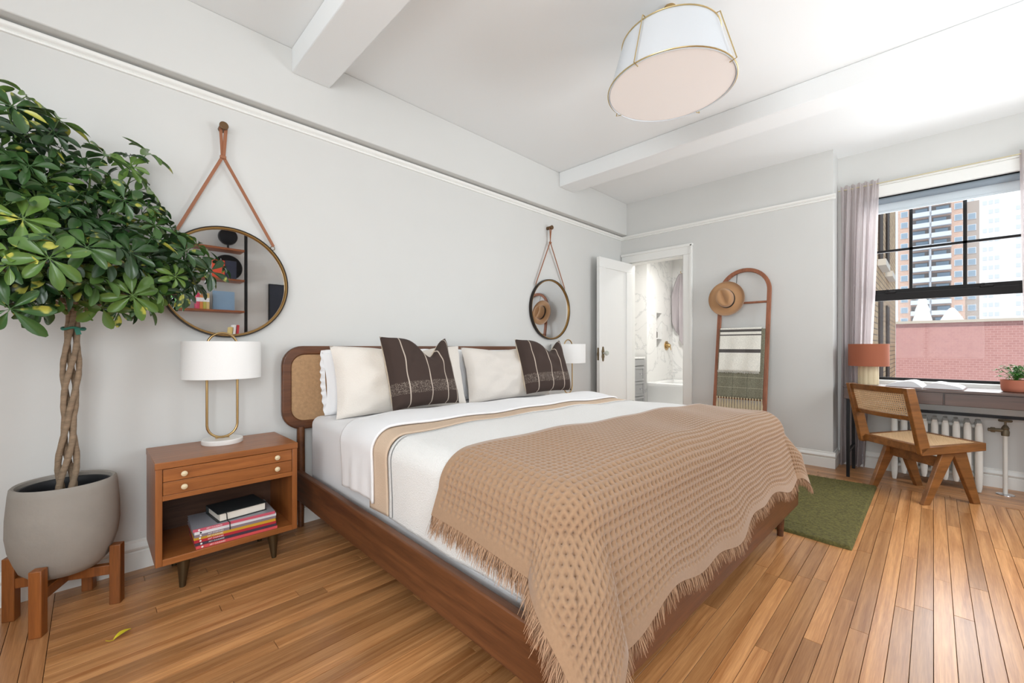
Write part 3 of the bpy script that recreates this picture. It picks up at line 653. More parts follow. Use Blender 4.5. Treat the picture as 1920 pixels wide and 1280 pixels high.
nt.links.new(oi.outputs['Random'], r.inputs[0])
gt = nt.nodes.new('ShaderNodeMapRange'); gt.inputs['From Min'].default_value = .63; gt.inputs['From Max'].default_value = .67; nt.links.new(n.outputs['Fac'], gt.inputs['Value'])
mx = nt.nodes.new('ShaderNodeMix'); mx.data_type = 'RGBA'; nt.links.new(gt.outputs[0], mx.inputs['Factor']); nt.links.new(r.outputs[0], mx.inputs['A']); mx.inputs['B'].default_value = (*lin((176, 176, 78)), 1)
nt.links.new(mx.outputs['Result'], b.inputs['Base Color']); b.inputs['Roughness'].default_value = .32
def leaf_mesh(pl, nl, ll, seed):
    rs = random.Random(seed); mb = MB(); mb.tube([(0, 0, 0), (.004, 0, pl*.5), (0, 0, pl)], [.0022, .0017, .0015], 5)
    for k in range(nl):
        an = 2*PI*k/nl+rs.uniform(-.2, .2); L = ll*rs.uniform(.72, 1.1); W_ = L*rs.uniform(.17, .225); dr = rs.uniform(.05, .55); tw = rs.uniform(-.4, .4)
        P = np.zeros((8, 5, 3))
        for i in range(8):
            t = i/7; w_ = W_*(math.sin(PI*min(1, t*.93+.03)**1.35)**.8) if 0 < i < 7 else (.0015 if i == 0 else .004)
            for j in range(5):
                s = (j-2)/2; P[i, j] = (.012+t*L*math.cos(dr*t), s*w_, -dr*L*t*t*.55+.010*s*s*math.sin(PI*t)+tw*s*w_*t)
        M_ = Matrix.Translation((0, 0, pl)) @ Matrix.Rotation(an, 4, 'Z')
        mb.grid(P, M=M_); mb.tube([tuple(M_ @ Vector((0, 0, 0))), tuple(M_ @ Vector((.014, 0, 0)))], .0012, 4)
    return mb.mesh('leaf', 'leaf', smooth=True, ang=60)
LV = [leaf_mesh(random.uniform(.06, .10), random.choice((6, 7, 7, 8)), random.uniform(.072, .096), s) for s in range(8)]
tips = [(14, 205, 2.45), (-40, 250, 2.3), (88, 255, 2.48), (50, 320, 2.38), (170, 320, 2.5), (250, 318, 2.62), (215, 375, 2.46), (120, 395, 2.3), (30, 420, 2.2), (290, 440, 2.5), (340, 478, 2.46), (385, 512, 2.5), (320, 520, 2.36), (250, 485, 2.28), (170, 480, 2.18), (85, 490, 2.08), (0, 500, 2.1), (-60, 400, 2.3), (-50, 520, 2.3), (60, 545, 2.2), (165, 540, 2.24), (245, 555, 2.3), (335, 552, 2.44), (225, 585, 2.42), (10, 575, 2.2), (-90, 330, 2.4), (-110, 460, 2.4), (60, 360, 2.55), (150, 430, 2.58), (270, 400, 2.55), (-20, 330, 2.5), (40, 470, 2.5)]
br = 0
for (px, py, Y_) in tips:
    tp = Vector(onY(px, py, Y_))-TL; st_ = TT+Vector((random.uniform(-.02, .02), random.uniform(-.02, .02), random.uniform(-.05, .04)))
    mid = st_.lerp(tp, .5)+Vector((0, 0, -.03 if tp.z > .9 else .05))
    pts = [tuple((1-t)**2*st_+2*t*(1-t)*mid+t*t*tp) for t in np.linspace(0, 1, 9).tolist()]
    MB().tube(pts, [.0085-.0055*t for t in np.linspace(0, 1, 9).tolist()], 7).build('branch', 'green_stem' if tp.z > .95 else 'bark', tree, smooth=True)
    d0 = (Vector(pts[-1])-Vector(pts[-3])).normalized()
    for k in range(8):
        t = 1-.42*(k/9)**1.3; i = t*8; a = Vector(pts[int(min(7, i))]).lerp(Vector(pts[int(min(7, i))+1]), i-int(min(7, i)))
        an = k*2.4+random.uniform(-.3, .3); el = random.uniform(-.15, .75) if k > 1 else random.uniform(.5, 1.1)
        d = Vector((math.cos(an)*math.cos(el), math.sin(an)*math.cos(el), math.sin(el))); d = (d+d0*.35).normalized()
        wy = a.y+PY
        if wy+d.y*.18 > D-.06: d.y = -abs(d.y)
        if wy > D-.13 and d.y > -.3: d.y = -.4; d.normalize()
        q = d.to_track_quat('Z', 'Y') @ Euler((0, 0, random.uniform(0, 6.28))).to_quaternion()
        o = link('leaf', random.choice(LV), tree, a, q.to_euler(), [random.uniform(.8, 1.1)]*3)
        br += 1
mat('leaf_yellow', (206, 190, 40), .5)
MBl = MB(); Pl = np.zeros((8, 3, 3))
for i in range(8):
    t = i/7
    for j in range(3): Pl[i, j] = (t*.06, (j-1)*.011*math.sin(PI*min(.97, t*.9+.06)), .003+.008*math.sin(PI*t)+.003*abs(j-1))
fl_ = MBl.grid(Pl).tube([(0, 0, .003), (-.012, .003, .006), (-.02, .01, .012)], .001, 5).build('fallen_leaf', 'leaf_yellow', smooth=True); fl_.location = (.06, 2.13, .0005); fl_.rotation_euler = (0, 0, .6)
tag(fl_, 'small curled yellow leaf lying on the floor planks', 'leaf')
# ------------------------------------------------------------------ ladder, hat, towels
wood('ladder_wood', (120, 72, 48), (160, 100, 70), 2, .45, 26, 12, .1)
LYC, LHW, LTOP = 1.332, .2205, 1.866
def lad(y_, z_, off=0): return (4.365+(4.64-4.365)*z_/1.87+off, y_, z_)
ld = thing('blanket_ladder', 'arched wooden blanket ladder leaning on the wall beside the bathroom door', 'ladder', (4.365, LYC, 0))
def Ld(p): return (p[0]-4.365, p[1]-LYC, p[2])
cz = LTOP-LHW-.018
path = [Ld(lad(LYC+LHW, z_)) for z_ in np.linspace(.0, cz, 8)]+[Ld(lad(LYC+LHW*math.cos(a), cz+LHW*math.sin(a))) for a in np.linspace(.12, PI-.12, 20)]+[Ld(lad(LYC-LHW, z_)) for z_ in np.linspace(cz, 0, 8)]
v = []; f = []
for i, p in enumerate(path):
    a_ = Vector(path[max(i-1, 0)]); b_ = Vector(path[min(i+1, len(path)-1)]); t = (b_-a_).normalized(); nn = Vector((.98, 0, -.145)); sd = t.cross(nn).normalized()
    for q, w_ in ((-1, -1), (1, -1), (1, 1), (-1, 1)): v.append(tuple(Vector(p)+sd*q*.018+nn*w_*.0125))
for i in range(len(path)-1): f += [(i*4+k, i*4+(k+1) % 4, i*4+4+(k+1) % 4, i*4+4+k) for k in range(4)]
f += [(3, 2, 1, 0), tuple(len(v)-4+k for k in range(4))]
MB().add(v, f).build('frame', 'ladder_wood', ld, bevel=.003)
for z_ in (.28, .58, .90, 1.235, 1.515): MB().cyl(Ld(lad(LYC-LHW, z_)), Ld(lad(LYC+LHW, z_)), .011, n=14).build('rung', 'ladder_wood', ld, smooth=True)
MB().tube([Ld(lad(1.405, 1.845)), Ld(lad(1.405, 1.70, -.014)), Ld(lad(1.41, 1.585, -.02))], .0025, 6).build('hat_cord', 'black_metal', ld)
def hang(name, label, m, y0, y1, z0, zf, zb, off, cat='towel', nf=60, wav=.004, parts=None):
    t = thing(name, label, cat, lad((y0+y1)/2, zf))
    o_ = Vector(lad((y0+y1)/2, zf)); n = 48; m_ = 60; P = np.zeros((n, m_, 3)); Lf = z0-zf; Lb = z0-zb; tot = Lf+Lb
    for i in range(n):
        yy = y0+(y1-y0)*i/(n-1)
        for j in range(m_):
            s = tot*j/(m_-1)
            if s < Lf: z_ = zf+s; x = lad(0, z_)[0]-off-.012+wav*math.sin(yy*40+z_*6)*min(1, (z0-z_)*6)
            else: z_ = z0-(s-Lf); x = lad(0, z_)[0]+.014+wav*.5*math.sin(yy*30)
            if abs(s-Lf) < .02: z_ = z0+.010-abs(s-Lf)*.4
            P[i, j] = (x-o_.x, yy-o_.y, z_-o_.z)
    solid(MB().grid(P).build('cloth', m, t, smooth=True, ang=180), .004)
    return t, o_
def band_mat(name, base_c, bands, axis=2, bump=.6, noise=.1, extra=None):
    m, nt, b = nmat(name); tc = nt.nodes.new('ShaderNodeTexCoord'); sp = nt.nodes.new('ShaderNodeSeparateXYZ'); nt.links.new(tc.outputs['Object'], sp.inputs[0])
    nz = nt.nodes.new('ShaderNodeTexNoise'); nz.inputs['Scale'].default_value = 150; nt.links.new(tc.outputs['Object'], nz.inputs['Vector'])
    rb = nt.nodes.new('ShaderNodeValToRGB'); rb.color_ramp.elements[0].position = .35; rb.color_ramp.elements[1].position = .65
    rb.color_ramp.elements[0].color = (*[x*(1-noise) for x in lin(base_c)], 1); rb.color_ramp.elements[1].color = (*[min(1, x*(1+noise)) for x in lin(base_c)], 1); nt.links.new(nz.outputs['Fac'], rb.inputs[0])
    cur = rb.outputs[0]
    for ax, c0, hw, col in bands:
        s = nt.nodes.new('ShaderNodeMath'); s.operation = 'SUBTRACT'; s.inputs[1].default_value = c0; nt.links.new(sp.outputs[ax], s.inputs[0])
        a = nt.nodes.new('ShaderNodeMath'); a.operation = 'ABSOLUTE'; nt.links.new(s.outputs[0], a.inputs[0])
        l = nt.nodes.new('ShaderNodeMath'); l.operation = 'LESS_THAN'; l.inputs[1].default_value = hw; nt.links.new(a.outputs[0], l.inputs[0])
        mx = nt.nodes.new('ShaderNodeMix'); mx.data_type = 'RGBA'; nt.links.new(l.outputs[0], mx.inputs['Factor']); nt.links.new(cur, mx.inputs['A']); mx.inputs['B'].default_value = (*lin(col), 1); cur = mx.outputs['Result']
    nt.links.new(cur, b.inputs['Base Color']); b.inputs['Roughness'].default_value = .95
    bp = nt.nodes.new('ShaderNodeBump'); bp.inputs['Strength'].default_value = bump; bp.inputs['Distance'].default_value = .003; nt.links.new(nz.outputs['Fac'], bp.inputs['Height']); nt.links.new(bp.outputs[0], b.inputs['Normal'])
DK = (86, 82, 80)
band_mat('towel_stripe', (228, 226, 216), [(2, .395, .012, DK), (2, .352, .006, DK), (2, .195, .017, DK)])
band_mat('throw_green', (122, 120, 102), [(2, .20, .0016, (176, 172, 150)), (2, .10, .0016, (176, 172, 150)), (1, -.07, .0012, (66, 70, 58)), (1, .06, .0012, (66, 70, 58))], noise=.25)
gt_, go = hang('wool_throw', 'grey green wool throw with cream tassels hanging on the ladder', 'throw_green', LYC-.205, LYC+.205, 1.247, .585, .66, .010, 'blanket')
mat('tassel', (196, 182, 152), .95)
for k in range(17):
    yy = -.198+k*.0247; x0 = lad(0, .585)[0]-.022-go.x
    MB().lathe([(0, 0), (.007, -.004), (.007, -.014), (.004, -.02), (.010, -.07), (.011, -.12), (0, -.122)], 8, (x0, yy, .008), sy=1.05).build('tassel', 'tassel', gt_, smooth=True)
tw_, to = hang('hand_towel', 'white striped towel with dark bands over the ladder rung', 'towel_stripe', LYC-.175, LYC+.195, 1.258, .845, .86, .022)
tf = MB()
for k in range(150):
    yy = -.18+.372*k/149+random.uniform(-.001, .001); x0 = lad(0, .845)[0]-.034-to.x; l = random.uniform(.012, .024)
    tf.box(x0-.0006, x0+.0006, yy-.0006, yy+.0006, -l, .002)
tag(tf.build('fringe', 'towel_stripe', tw_), kind='stuff')
mat('felt_tan', (178, 136, 96), .9, sheen=.4, bump=.15, bscale=120); mat('hat_band', (34, 30, 28), .6)
ht = thing('felt_hat', 'tan felt fedora with black band hanging on the ladder', 'hat', lad(1.485, 1.568, -.035))
MH = Matrix.Rotation(math.radians(-84), 4, 'Y') @ Matrix.Rotation(.35, 4, 'Z')
def hat_grid(rings, n=48):
    P = np.zeros((n, len(rings), 3))
    for i in range(n):
        a = 2*PI*i/n
        for j, (rx, ry, z_, pin) in enumerate(rings):
            x = rx*math.cos(a); y_ = ry*math.sin(a)
            if pin: z_ = z_-.030*math.exp(-(y_/.03)**2)*pin; y_ *= 1-.28*pin*math.exp(-((x-rx)/(.05))**2)
            P[i, j] = (x, y_, z_)
    return P
MB().grid(hat_grid([(.176, .170, .010, 0), (.178, .172, .006, 0), (.14, .134, -.002, 0), (.102, .086, .002, 0), (.098, .082, .012, 0)]), M=MH, wrap=True).build('brim', 'felt_tan', ht, smooth=True, ang=180)
MB().grid(hat_grid([(.098, .082, .010, 0), (.096, .080, .04, 0), (.092, .075, .075, .1), (.086, .068, .098, .4), (.070, .052, .108, .8), (.04, .028, .104, 1), (.001, .001, .100, 1)]), M=MH, wrap=True).build('crown', 'felt_tan', ht, smooth=True, ang=180)
MB().grid(hat_grid([(.0995, .0835, .006, 0), (.1, .084, .008, 0), (.0985, .0825, .034, 0), (.097, .081, .035, 0)]), M=MH, wrap=True).build('hat_band', 'hat_band', ht, smooth=True)
# ------------------------------------------------------------------ rug
mat('rug_green', (94, 88, 44), .95, var=.4, vscale=70, bump=1, bscale=240)
nx, ny = 280, 170; Xr = np.linspace(2.86, 4.245, nx); Yr = np.linspace(.305, 1.16, ny); XX, YY = np.meshgrid(Xr, Yr, indexing='ij')
ed = np.minimum.reduce([XX-Xr[0], Xr[-1]-XX, YY-Yr[0], Yr[-1]-YY]); ZZ = .019*np.clip(ed/.012, 0, 1)**.5+np.random.uniform(-.0018, .0018, XX.shape)*(ed > .002)
XX = XX+.012*np.sin(YY*7)*(XX > 4)+.01*np.sin(YY*11+1)*(XX < 3)
rg = tag(MB().grid(np.stack([XX, YY, ZZ], -1)).build('rug', 'rug_green', smooth=True, ang=180), 'olive green tufted wool rug beside the bed', 'rug')
rg.location = (0, 0, .0008)
# ------------------------------------------------------------------ ceiling lamp
mat('shade_white', (212, 216, 220), .8); mat('diffuser_white', (240, 234, 230), .6, emit=.12); mat('gold_wire', (212, 190, 140), .3, 1)
cl = thing('ceiling_lamp', 'white tapered drum ceiling lamp in a thin brass wire frame', 'ceiling light', (2.12, .965, 2.408))
RB, RT, HS = .308, .236, .25
MB().lathe([(RB-.002, 0), (RB, 0), (RT, HS), (RT-.002, HS)], 64, close=False).build('shade', 'shade_white', cl, smooth=True)
MB().lathe([(0, .010), (RB-.006, .010), (RB-.006, .004), (0, .004)], 64).build('diffuser', 'diffuser_white', cl)
wf = MB().tube([((RB+.004)*math.cos(a), (RB+.004)*math.sin(a), .006) for a in np.linspace(0, 2*PI, 65).tolist()[:-1]], .003, 8, closed=True).tube([((RT+.004)*math.cos(a), (RT+.004)*math.sin(a), HS) for a in np.linspace(0, 2*PI, 65).tolist()[:-1]], .003, 8, closed=True)
for k in range(4):
    a = math.radians(-4)+k*PI/2; c_, s_ = math.cos(a), math.sin(a)
    wf.tube([((RT-.02)*c_, (RT-.02)*s_, HS+.012), ((RT+.018)*c_, (RT+.018)*s_, HS+.008), ((RB+.02)*c_, (RB+.02)*s_, .0), ((RB-.012)*c_, (RB-.012)*s_, -.006)], .0028, 8)
wf.build('wire_frame', 'gold_wire', cl, smooth=True)
MB().cyl((0, 0, HS-.02), (0, 0, ZC-2.408), .012).cyl((0, 0, ZC-2.408-.02), (0, 0, ZC-2.408), .03, n=32).tube([(-RT, 0, HS), (RT, 0, HS)], .004, 6).tube([(0, -RT, HS), (0, RT, HS)], .004, 6).build('stem', 'brass', cl, smooth=True)
# ------------------------------------------------------------------ desk
wood('desk_walnut', (58, 44, 40), (88, 68, 60), 1, .35, 24, 16, .05, coat=.2)
DX0, DX1, DY0_, DY1_ = 4.43, 4.828, -.64, .53
dk = thing('desk', 'narrow dark walnut desk with black metal legs under the window', 'desk', ((DX0+DX1)/2, (DY0_+DY1_)/2, 0))
dcx, dcy = (DX0+DX1)/2, (DY0_+DY1_)/2
def dbox(x0, x1, y0, y1, z0, z1): return MB().box(x0-dcx, x1-dcx, y0-dcy, y1-dcy, z0, z1)
dbox(DX0, DX1, DY0_, DY1_, .743, .762).build('top', 'desk_walnut', dk, bevel=.002)
MB().box(DX0+.02-dcx, DX1-dcx, DY0_-dcy+.002, DY1_-dcy-.002, .648, .743).build('carcass', 'desk_walnut', dk)
for y0, y1 in ((DY0_+.004, -.062+.002), (-.05, DY1_-.004)): dbox(DX0, DX0+.02, y0, y1, .652, .739).build('drawer', 'desk_walnut', dk, bevel=.0015)
for yy in (DY0_+.03, DY1_-.028):
    for x in (DX0+.03, DX1-.03): dbox(x-.011, x+.011, yy-.011, yy+.011, 0, .648).build('leg', 'black_metal', dk, bevel=.001)
    dbox(DX0+.04, DX1-.04, yy-.009, yy+.009, .20, .22).build('stretcher', 'black_metal', dk)
dbox(DX1-.042, DX1-.02, DY0_+.03, DY1_-.03, .545, .568).build('back_bar', 'black_metal', dk)
# terracotta lamp
mat('terracotta_shade', (156, 90, 64), .85, bump=.3, bscale=300); mat('travertine', (214, 196, 160), .5, var=.08, vscale=10, stretch=(1, 1, .3)); mat('shade_inner', (230, 200, 180), .8)
tl = thing('desk_lamp', 'small lamp with terracotta drum shade and fluted beige base on the desk', 'lamp', (4.69, .392, .7625))
n = 12; prof_p = []
for k in range(120):
    a = 2*PI*k/120; rr = .066+.004*abs(math.sin(a*n/2)); prof_p.append((rr*math.cos(a), rr*math.sin(a)))
MB().prism(prof_p, 0, .165, 'z').build('base', 'travertine', tl, smooth=True)
MB().lathe([(.134, .155), (.136, .155), (.136, .342), (.134, .342), (.134, .155)], 48, close=False).build('shade', 'terracotta_shade', tl, smooth=True)
MB().cyl((0, 0, .165), (0, 0, .30), .01).tube([(-.134, 0, .33), (.134, 0, .33)], .002, 6).build('stem', 'brass', tl)
# open book
mat('page_white', (216, 217, 220), .6); mat('book_board', (110, 70, 54), .6)
ob = thing('open_book', 'large hardback book lying open on the desk', 'book', (4.62, .045, .7625), math.radians(-6))
def page_block(s, th):
    P = []; n = 14; poly = [(0, .004)]
    for i in range(n+1):
        t = i/n; poly.append((s*(.006+t*.205), .008+th*(math.sin(min(1, t*2.6)*PI/2)*(1-t)**.55)+.003))
    poly.append((s*.21, .004)); return poly
for s, th in ((1, .052), (-1, .046)):
    pb = MB().prism(page_block(s, th), -.13, .13, 'x').build('page_block', 'page_white', ob, smooth=True, ang=50)
    MB().box(-.135, .135, *sorted((s*.003, s*.216)), 0, .0035).build('cover_board', 'book_board', ob)
# potted plant on desk
mat('terracotta_pot', (174, 104, 80), .75); mat('fern_green', (70, 128, 48), .5)
pp = thing('potted_plant', 'small leafy green plant in a terracotta pot on the desk', 'plant', (4.60, -.405, .7625))
MB().lathe([(0, 0), (.052, 0), (.060, .006), (.066, .03), (.068, .085), (.062, .085), (.060, .06), (0, .06)], 32).build('pot', 'terracotta_pot', pp, smooth=True)
MB().cyl((0, 0, .06), (0, 0, .07), .06).build('soil', 'soil_top', pp)
sm = MB()
Pq = np.array([[[0, 0, 0], [0, 0, 0]], [[.006, -.004, .001], [.006, .004, .001]], [[.013, -.003, .0], [.013, .003, 0]], [[.018, 0, -.002], [.018, 0, -.002]]], float); sm.grid(Pq)
for k in range(46):
    an = random.uniform(0, 2*PI); out = random.uniform(.03, .13); hgt = random.uniform(.04, .115)
    fb = MB(); pts = [Vector((math.cos(an)*out*t, math.sin(an)*out*t, .065+hgt*math.sin(t*2.0)/.91)) for t in np.linspace(0, 1, 9).tolist()]
    fb.tube([tuple(p) for p in pts], .0008, 4)
    for i in range(2, 9):
        for s in (-1, 1, 0):
            q = Matrix.Translation(pts[i]) @ Euler((random.uniform(-.5, .5), random.uniform(-.5, .3), an+s*1.0+random.uniform(-.3, .3))).to_matrix().to_4x4()
            fb.add(sm.v, sm.f, q)
    fb.build('frond', 'fern_green', pp)
# ------------------------------------------------------------------ chair
wood('chair_teak', (100, 62, 27), (144, 93, 46), 0, .38, 22, 10, .1, coat=.15)
mat('cane', (206, 172, 132), .6)
ch = thing('desk_chair', 'teak chair with V-shaped legs and woven cane seat and back', 'chair', (4.300, .065, 0), math.radians(-41))
def board(mb, p, q, wp, wq, y0, y1):
    """slanted board in the x-z plane"""
    return mb.prism([(p[0]-wp/2, p[1]), (p[0]+wp/2, p[1]), (q[0]+wq/2, q[1]), (q[0]-wq/2, q[1])], y0, y1, 'y')
for s in (-1, 1):
    y0, y1 = sorted((s*.176, s*.206))
    board(MB(), (-.185, 0), (-.005, .385), .052, .105, y0, y1).build('leg', 'chair_teak', ch, bevel=.004)
    board(MB(), (.190, 0), (.05, .385), .052, .105, y0, y1).build('leg', 'chair_teak', ch, bevel=.004)
    MB().prism([(-.255, .345), (.215, .372), (.215, .427), (-.20, .405), (-.262, .392)], *sorted((s*.206, s*.238)), 'y').build('seat_side', 'chair_teak', ch, bevel=.004)
    MB().prism([(-.262, .35), (-.195, .40), (-.305, .80), (-.368, .80)], *sorted((s*.206, s*.238)), 'y').build('back_post', 'chair_teak', ch, bevel=.004)
MB().box(.172, .215, -.21, .21, .376, .427).build('seat_front', 'chair_teak', ch, bevel=.004)
MB().box(-.235, -.195, -.21, .21, .352, .405).build('seat_rear', 'chair_teak', ch, bevel=.004)
MB().box(-.06, -.03, -.18, .18, .245, .315).build('cross_beam', 'chair_teak', ch, bevel=.004)
def cane(nu, nv, fn, r=.30):
    mb = MB(); o8 = [(-1, -1), (0, -1), (1, -1), (1, 0), (1, 1), (0, 1), (-1, 1), (-1, 0)]
    for i in range(nu):
        for j in range(nv):
            cx, cy = (i+.5)/nu, (j+.5)/nv; vs_ = []
            for a, b_ in o8: vs_.append(fn(cx+a*.5/nu, cy+b_*.5/nv))
            for k in range(8):
                an = -3*PI/4+k*PI/4; vs_.append(fn(cx+math.cos(an)*r*1.15/nu, cy+math.sin(an)*r*1.15/nv))
            mb.add(vs_, [(k, (k+1) % 8, 8+(k+1) % 8, 8+k) for k in range(8)])
    return mb
def seat_fn(u, v): return (-.20+u*.38, -.208+v*.416, .401+u*.024-.006*math.sin(PI*u)*math.sin(PI*v))
solid(cane(28, 30, seat_fn).build('cane_seat', 'cane', ch), .003)
def bx(z_): return -.262+.05-(z_-.40)*.275
def back_fn(u, v): z_ = .60+v*.165; return (bx(z_)-.022-.025*math.sin(PI*u), -.208+u*.416, z_)
solid(cane(30, 11, back_fn).build('cane_back', 'cane', ch), .003)
for z0, z1 in ((.575, .607), (.758, .80)):
    P = []; v = []; f = []; N_ = 14
    for i in range(N_+1):
        u = i/N_; yy = -.208+u*.416; zc = (z0+z1)/2; x = bx(zc)-.022-.025*math.sin(PI*u)
        for a, b_ in ((-.011, z0), (.011, z0), (.011, z1), (-.011, z1)): v.append((x+a-(b_-zc)*.275, yy, b_))
    for i in range(N_): f += [(i*4+k, i*4+(k+1) % 4, i*4+4+(k+1) % 4, i*4+4+k) for k in range(4)]
    f += [(3, 2, 1, 0), tuple(N_*4+k for k in range(4))]
    MB().add(v, f).build('back_rail', 'chair_teak', ch, bevel=.003)
# ------------------------------------------------------------------ radiator and pipe
mat('radiator_paint', (222, 221, 215), .4); mat('old_brass', (118, 108, 88), .5, .5)
RX = 4.632
rd = thing('radiator', 'white cast iron column radiator under the window', 'radiator', (RX+.1, .0, 0))
def colu(mb, x, y_, z0, z1):
    return mb.lathe([(0, z0), (.012, z0+.004), (.017, z0+.03), (.021, z0+.08), (.021, z1-.04), (.018, z1-.012), (.008, z1), (0, z1+.001)], 12, (x-RX-.1, y_, 0), sx=.8)
for k in range(9):
    y_ = .225-k*.058; mb = MB(); end = k in (0, 8)
    colu(mb, RX+.02, y_, 0 if end else .055, .515); colu(mb, RX+.10, y_, .055, .525); colu(mb, RX+.18, y_, 0 if end else .055, .515)
    mb.box(-.08, .08, y_-.018, y_+.018, .455, .50).box(-.08, .08, y_-.018, y_+.018, .085, .125)
    mb.prism([(-.098, .50), (-.10, .515), (-.05, .53), (.05, .53), (.10, .515), (.098, .50)], y_-.012, y_+.012, 'y')
    mb.build('section', 'radiator_paint', rd, smooth=True)
for zz in (.48, .105): MB().cyl((.0, .225, zz), (.0, .225-8*.058, zz), .016).build('connector', 'radiator_paint', rd)
vp = thing('radiator_valve', 'radiator valve with round wheel on a white steam pipe', 'valve', (4.725, -.372, 0))
MB().cyl((0, 0, 0), (0, 0, .445), .0125, n=16).build('pipe', 'radiator_paint', vp, smooth=True)
MB().lathe([(.014, 0), (.048, 0), (.046, .004), (.016, .007)], 28).build('floor_flange', 'chrome', vp, smooth=True)
MB().lathe([(0, .43), (.02, .43), (.022, .46), (.017, .475), (.021, .485), (.012, .505), (.006, .51), (.006, .535), (0, .535)], 16).cyl((0, 0, .468), (-.01, .085, .468), .014, .012).lathe([(0, 0), (.02, 0), (.02, .022), (0, .022)], 6, M=Matrix.Translation((-.006, .05, .468)) @ Matrix.Rotation(-PI/2, 4, 'X')).build('valve_body', 'old_brass', vp, smooth=True, ang=30)
MB().lathe([(0, .535), (.033, .533), (.036, .54), (.033, .547), (0, .545)], 24).build('hand_wheel', 'old_brass', vp, smooth=True)
# ------------------------------------------------------------------ window
gm, nt, b = nmat('window_glass'); nt.nodes.remove(b)
tr = nt.nodes.new('ShaderNodeBsdfTransparent'); gl = nt.nodes.new('ShaderNodeBsdfGlossy'); gl.inputs['Roughness'].default_value = .02; mxs = nt.nodes.new('ShaderNodeMixShader'); mxs.inputs[0].default_value = .002
nt.links.new(tr.outputs[0], mxs.inputs[1]); nt.links.new(gl.outputs[0], mxs.inputs[2]); nt.links.new(mxs.outputs[0], nt.nodes['Material Output'].inputs[0])
SX = XW+.10
wn = struct('window_1', MB().box(SX-.02, SX+.05, WY0, WY1, WZ0, WZ0+.012).box(SX-.02, SX+.05, WY0, WY0+.03, WZ0, WZ1).box(SX-.02, SX+.05, WY1-.03, WY1, WZ0, WZ1).box(SX-.02, SX+.05, WY0, WY1, WZ1-.03, WZ1), 'black_frame')
us = MB().box(SX+.01, SX+.035, WY0+.03, WY1-.03, 1.535, 1.59).box(SX+.01, SX+.035, WY0+.03, WY1-.03, WZ1-.07, WZ1-.03).box(SX+.01, SX+.035, WY0+.03, WY0+.06, 1.59, WZ1-.07).box(SX+.01, SX+.035, WY1-.06, WY1-.03, 1.59, WZ1-.07)
for yy in (.138, -.183): us.box(SX+.012, SX+.033, yy-.011, yy+.011, 1.59, WZ1-.07)
us.box(SX+.012, SX+.033, WY0+.06, WY1-.06, 1.926, 1.946)
us.build('upper_sash', 'black_frame', wn)
ys_ = [WY0+.06, -.183, .138, WY1-.06]
for i in range(3):
    for z0, z1 in ((1.59, 1.936), (1.936, WZ1-.07)): MB().box(SX+.021, SX+.024, ys_[i], ys_[i+1], z0, z1).build('pane', 'window_glass', wn)
MB().box(SX-.018, SX+.008, WY0+.03, WY1-.03, 1.49, 1.555).box(SX-.018, SX+.008, WY0+.03, WY1-.03, WZ0+.012, WZ0+.035).box(SX-.018, SX+.008, WY0+.03, WY0+.06, WZ0+.012, 1.49).box(SX-.018, SX+.008, WY1-.06, WY1-.03, WZ0+.012, 1.49).build('lower_sash', 'black_frame', wn, bevel=.003)
MB().box(SX-.006, SX-.003, WY0+.06, WY1-.06, WZ0+.035, 1.49).build('pane', 'window_glass', wn)
for yy in (.27, -.30): MB().box(SX-.02, SX+.03, yy-.035, yy+.035, 1.555, 1.572).box(SX-.01, SX+.02, yy+.01, yy+.03, 1.572, 1.590).build('sash_lock', 'black_frame', wn, bevel=.003)
struct('trim_8', MB().box(XW-.012, XW+.10, WY0-.0, WY1+.0, WZ0-.02, WZ0+.012).box(XW-.03, XW+.005, WY0-.09, WY1+.09, 2.40, 2.495).box(XW-.045, XW, WY0-.1, WY1+.1, 2.495, 2.51).box(XW-.02, XW+.005, WY1, WY1+.085, WZ0-.02, 2.40).box(XW-.02, XW+.005, WY0-.085, WY0, WZ0-.02, 2.40), 'paint_trim', bevel=.003)
mat('shade_grey', (134, 146, 156), .8); mat('shade_pale', (206, 216, 222), .8)
rs_ = thing('roller_shade', 'rolled up blue grey roller shade at the top of the window', 'shade', (XW+.03, (WY0+WY1)/2, 2.34))
hw = (WY1-WY0)/2-.004
MB().cyl((0, -hw, .03), (0, hw, .03), .027, n=24).build('roll', 'shade_grey', rs_, smooth=True)
MB().box(.022, .025, -hw+.01, hw-.01, -.055, .03).build('fabric', 'shade_pale', rs_)
MB().box(.016, .031, -hw+.01, hw-.01, -.075, -.055).build('bottom_bar', 'shade_pale', rs_, bevel=.003)
# curtains
cm, nt, b = nmat('curtain_voile'); nt.nodes.remove(b)
df = nt.nodes.new('ShaderNodeBsdfDiffuse'); tn = nt.nodes.new('ShaderNodeBsdfTranslucent'); tp_ = nt.nodes.new('ShaderNodeBsdfTransparent'); a1 = nt.nodes.new('ShaderNodeMixShader'); a2 = nt.nodes.new('ShaderNodeMixShader')
df.inputs[0].default_value = (*lin((206, 198, 198)), 1); tn.inputs[0].default_value = (*lin((222, 214, 214)), 1); a1.inputs[0].default_value = .45; a2.inputs[0].default_value = .10
nt.links.new(df.outputs[0], a1.inputs[1]); nt.links.new(tn.outputs[0], a1.inputs[2]); nt.links.new(a1.outputs[0], a2.inputs[1]); nt.links.new(tp_.outputs[0], a2.inputs[2]); nt.links.new(a2.outputs[0], nt.nodes['Material Output'].inputs[0])
RODX, RODZ = 4.880, 2.512
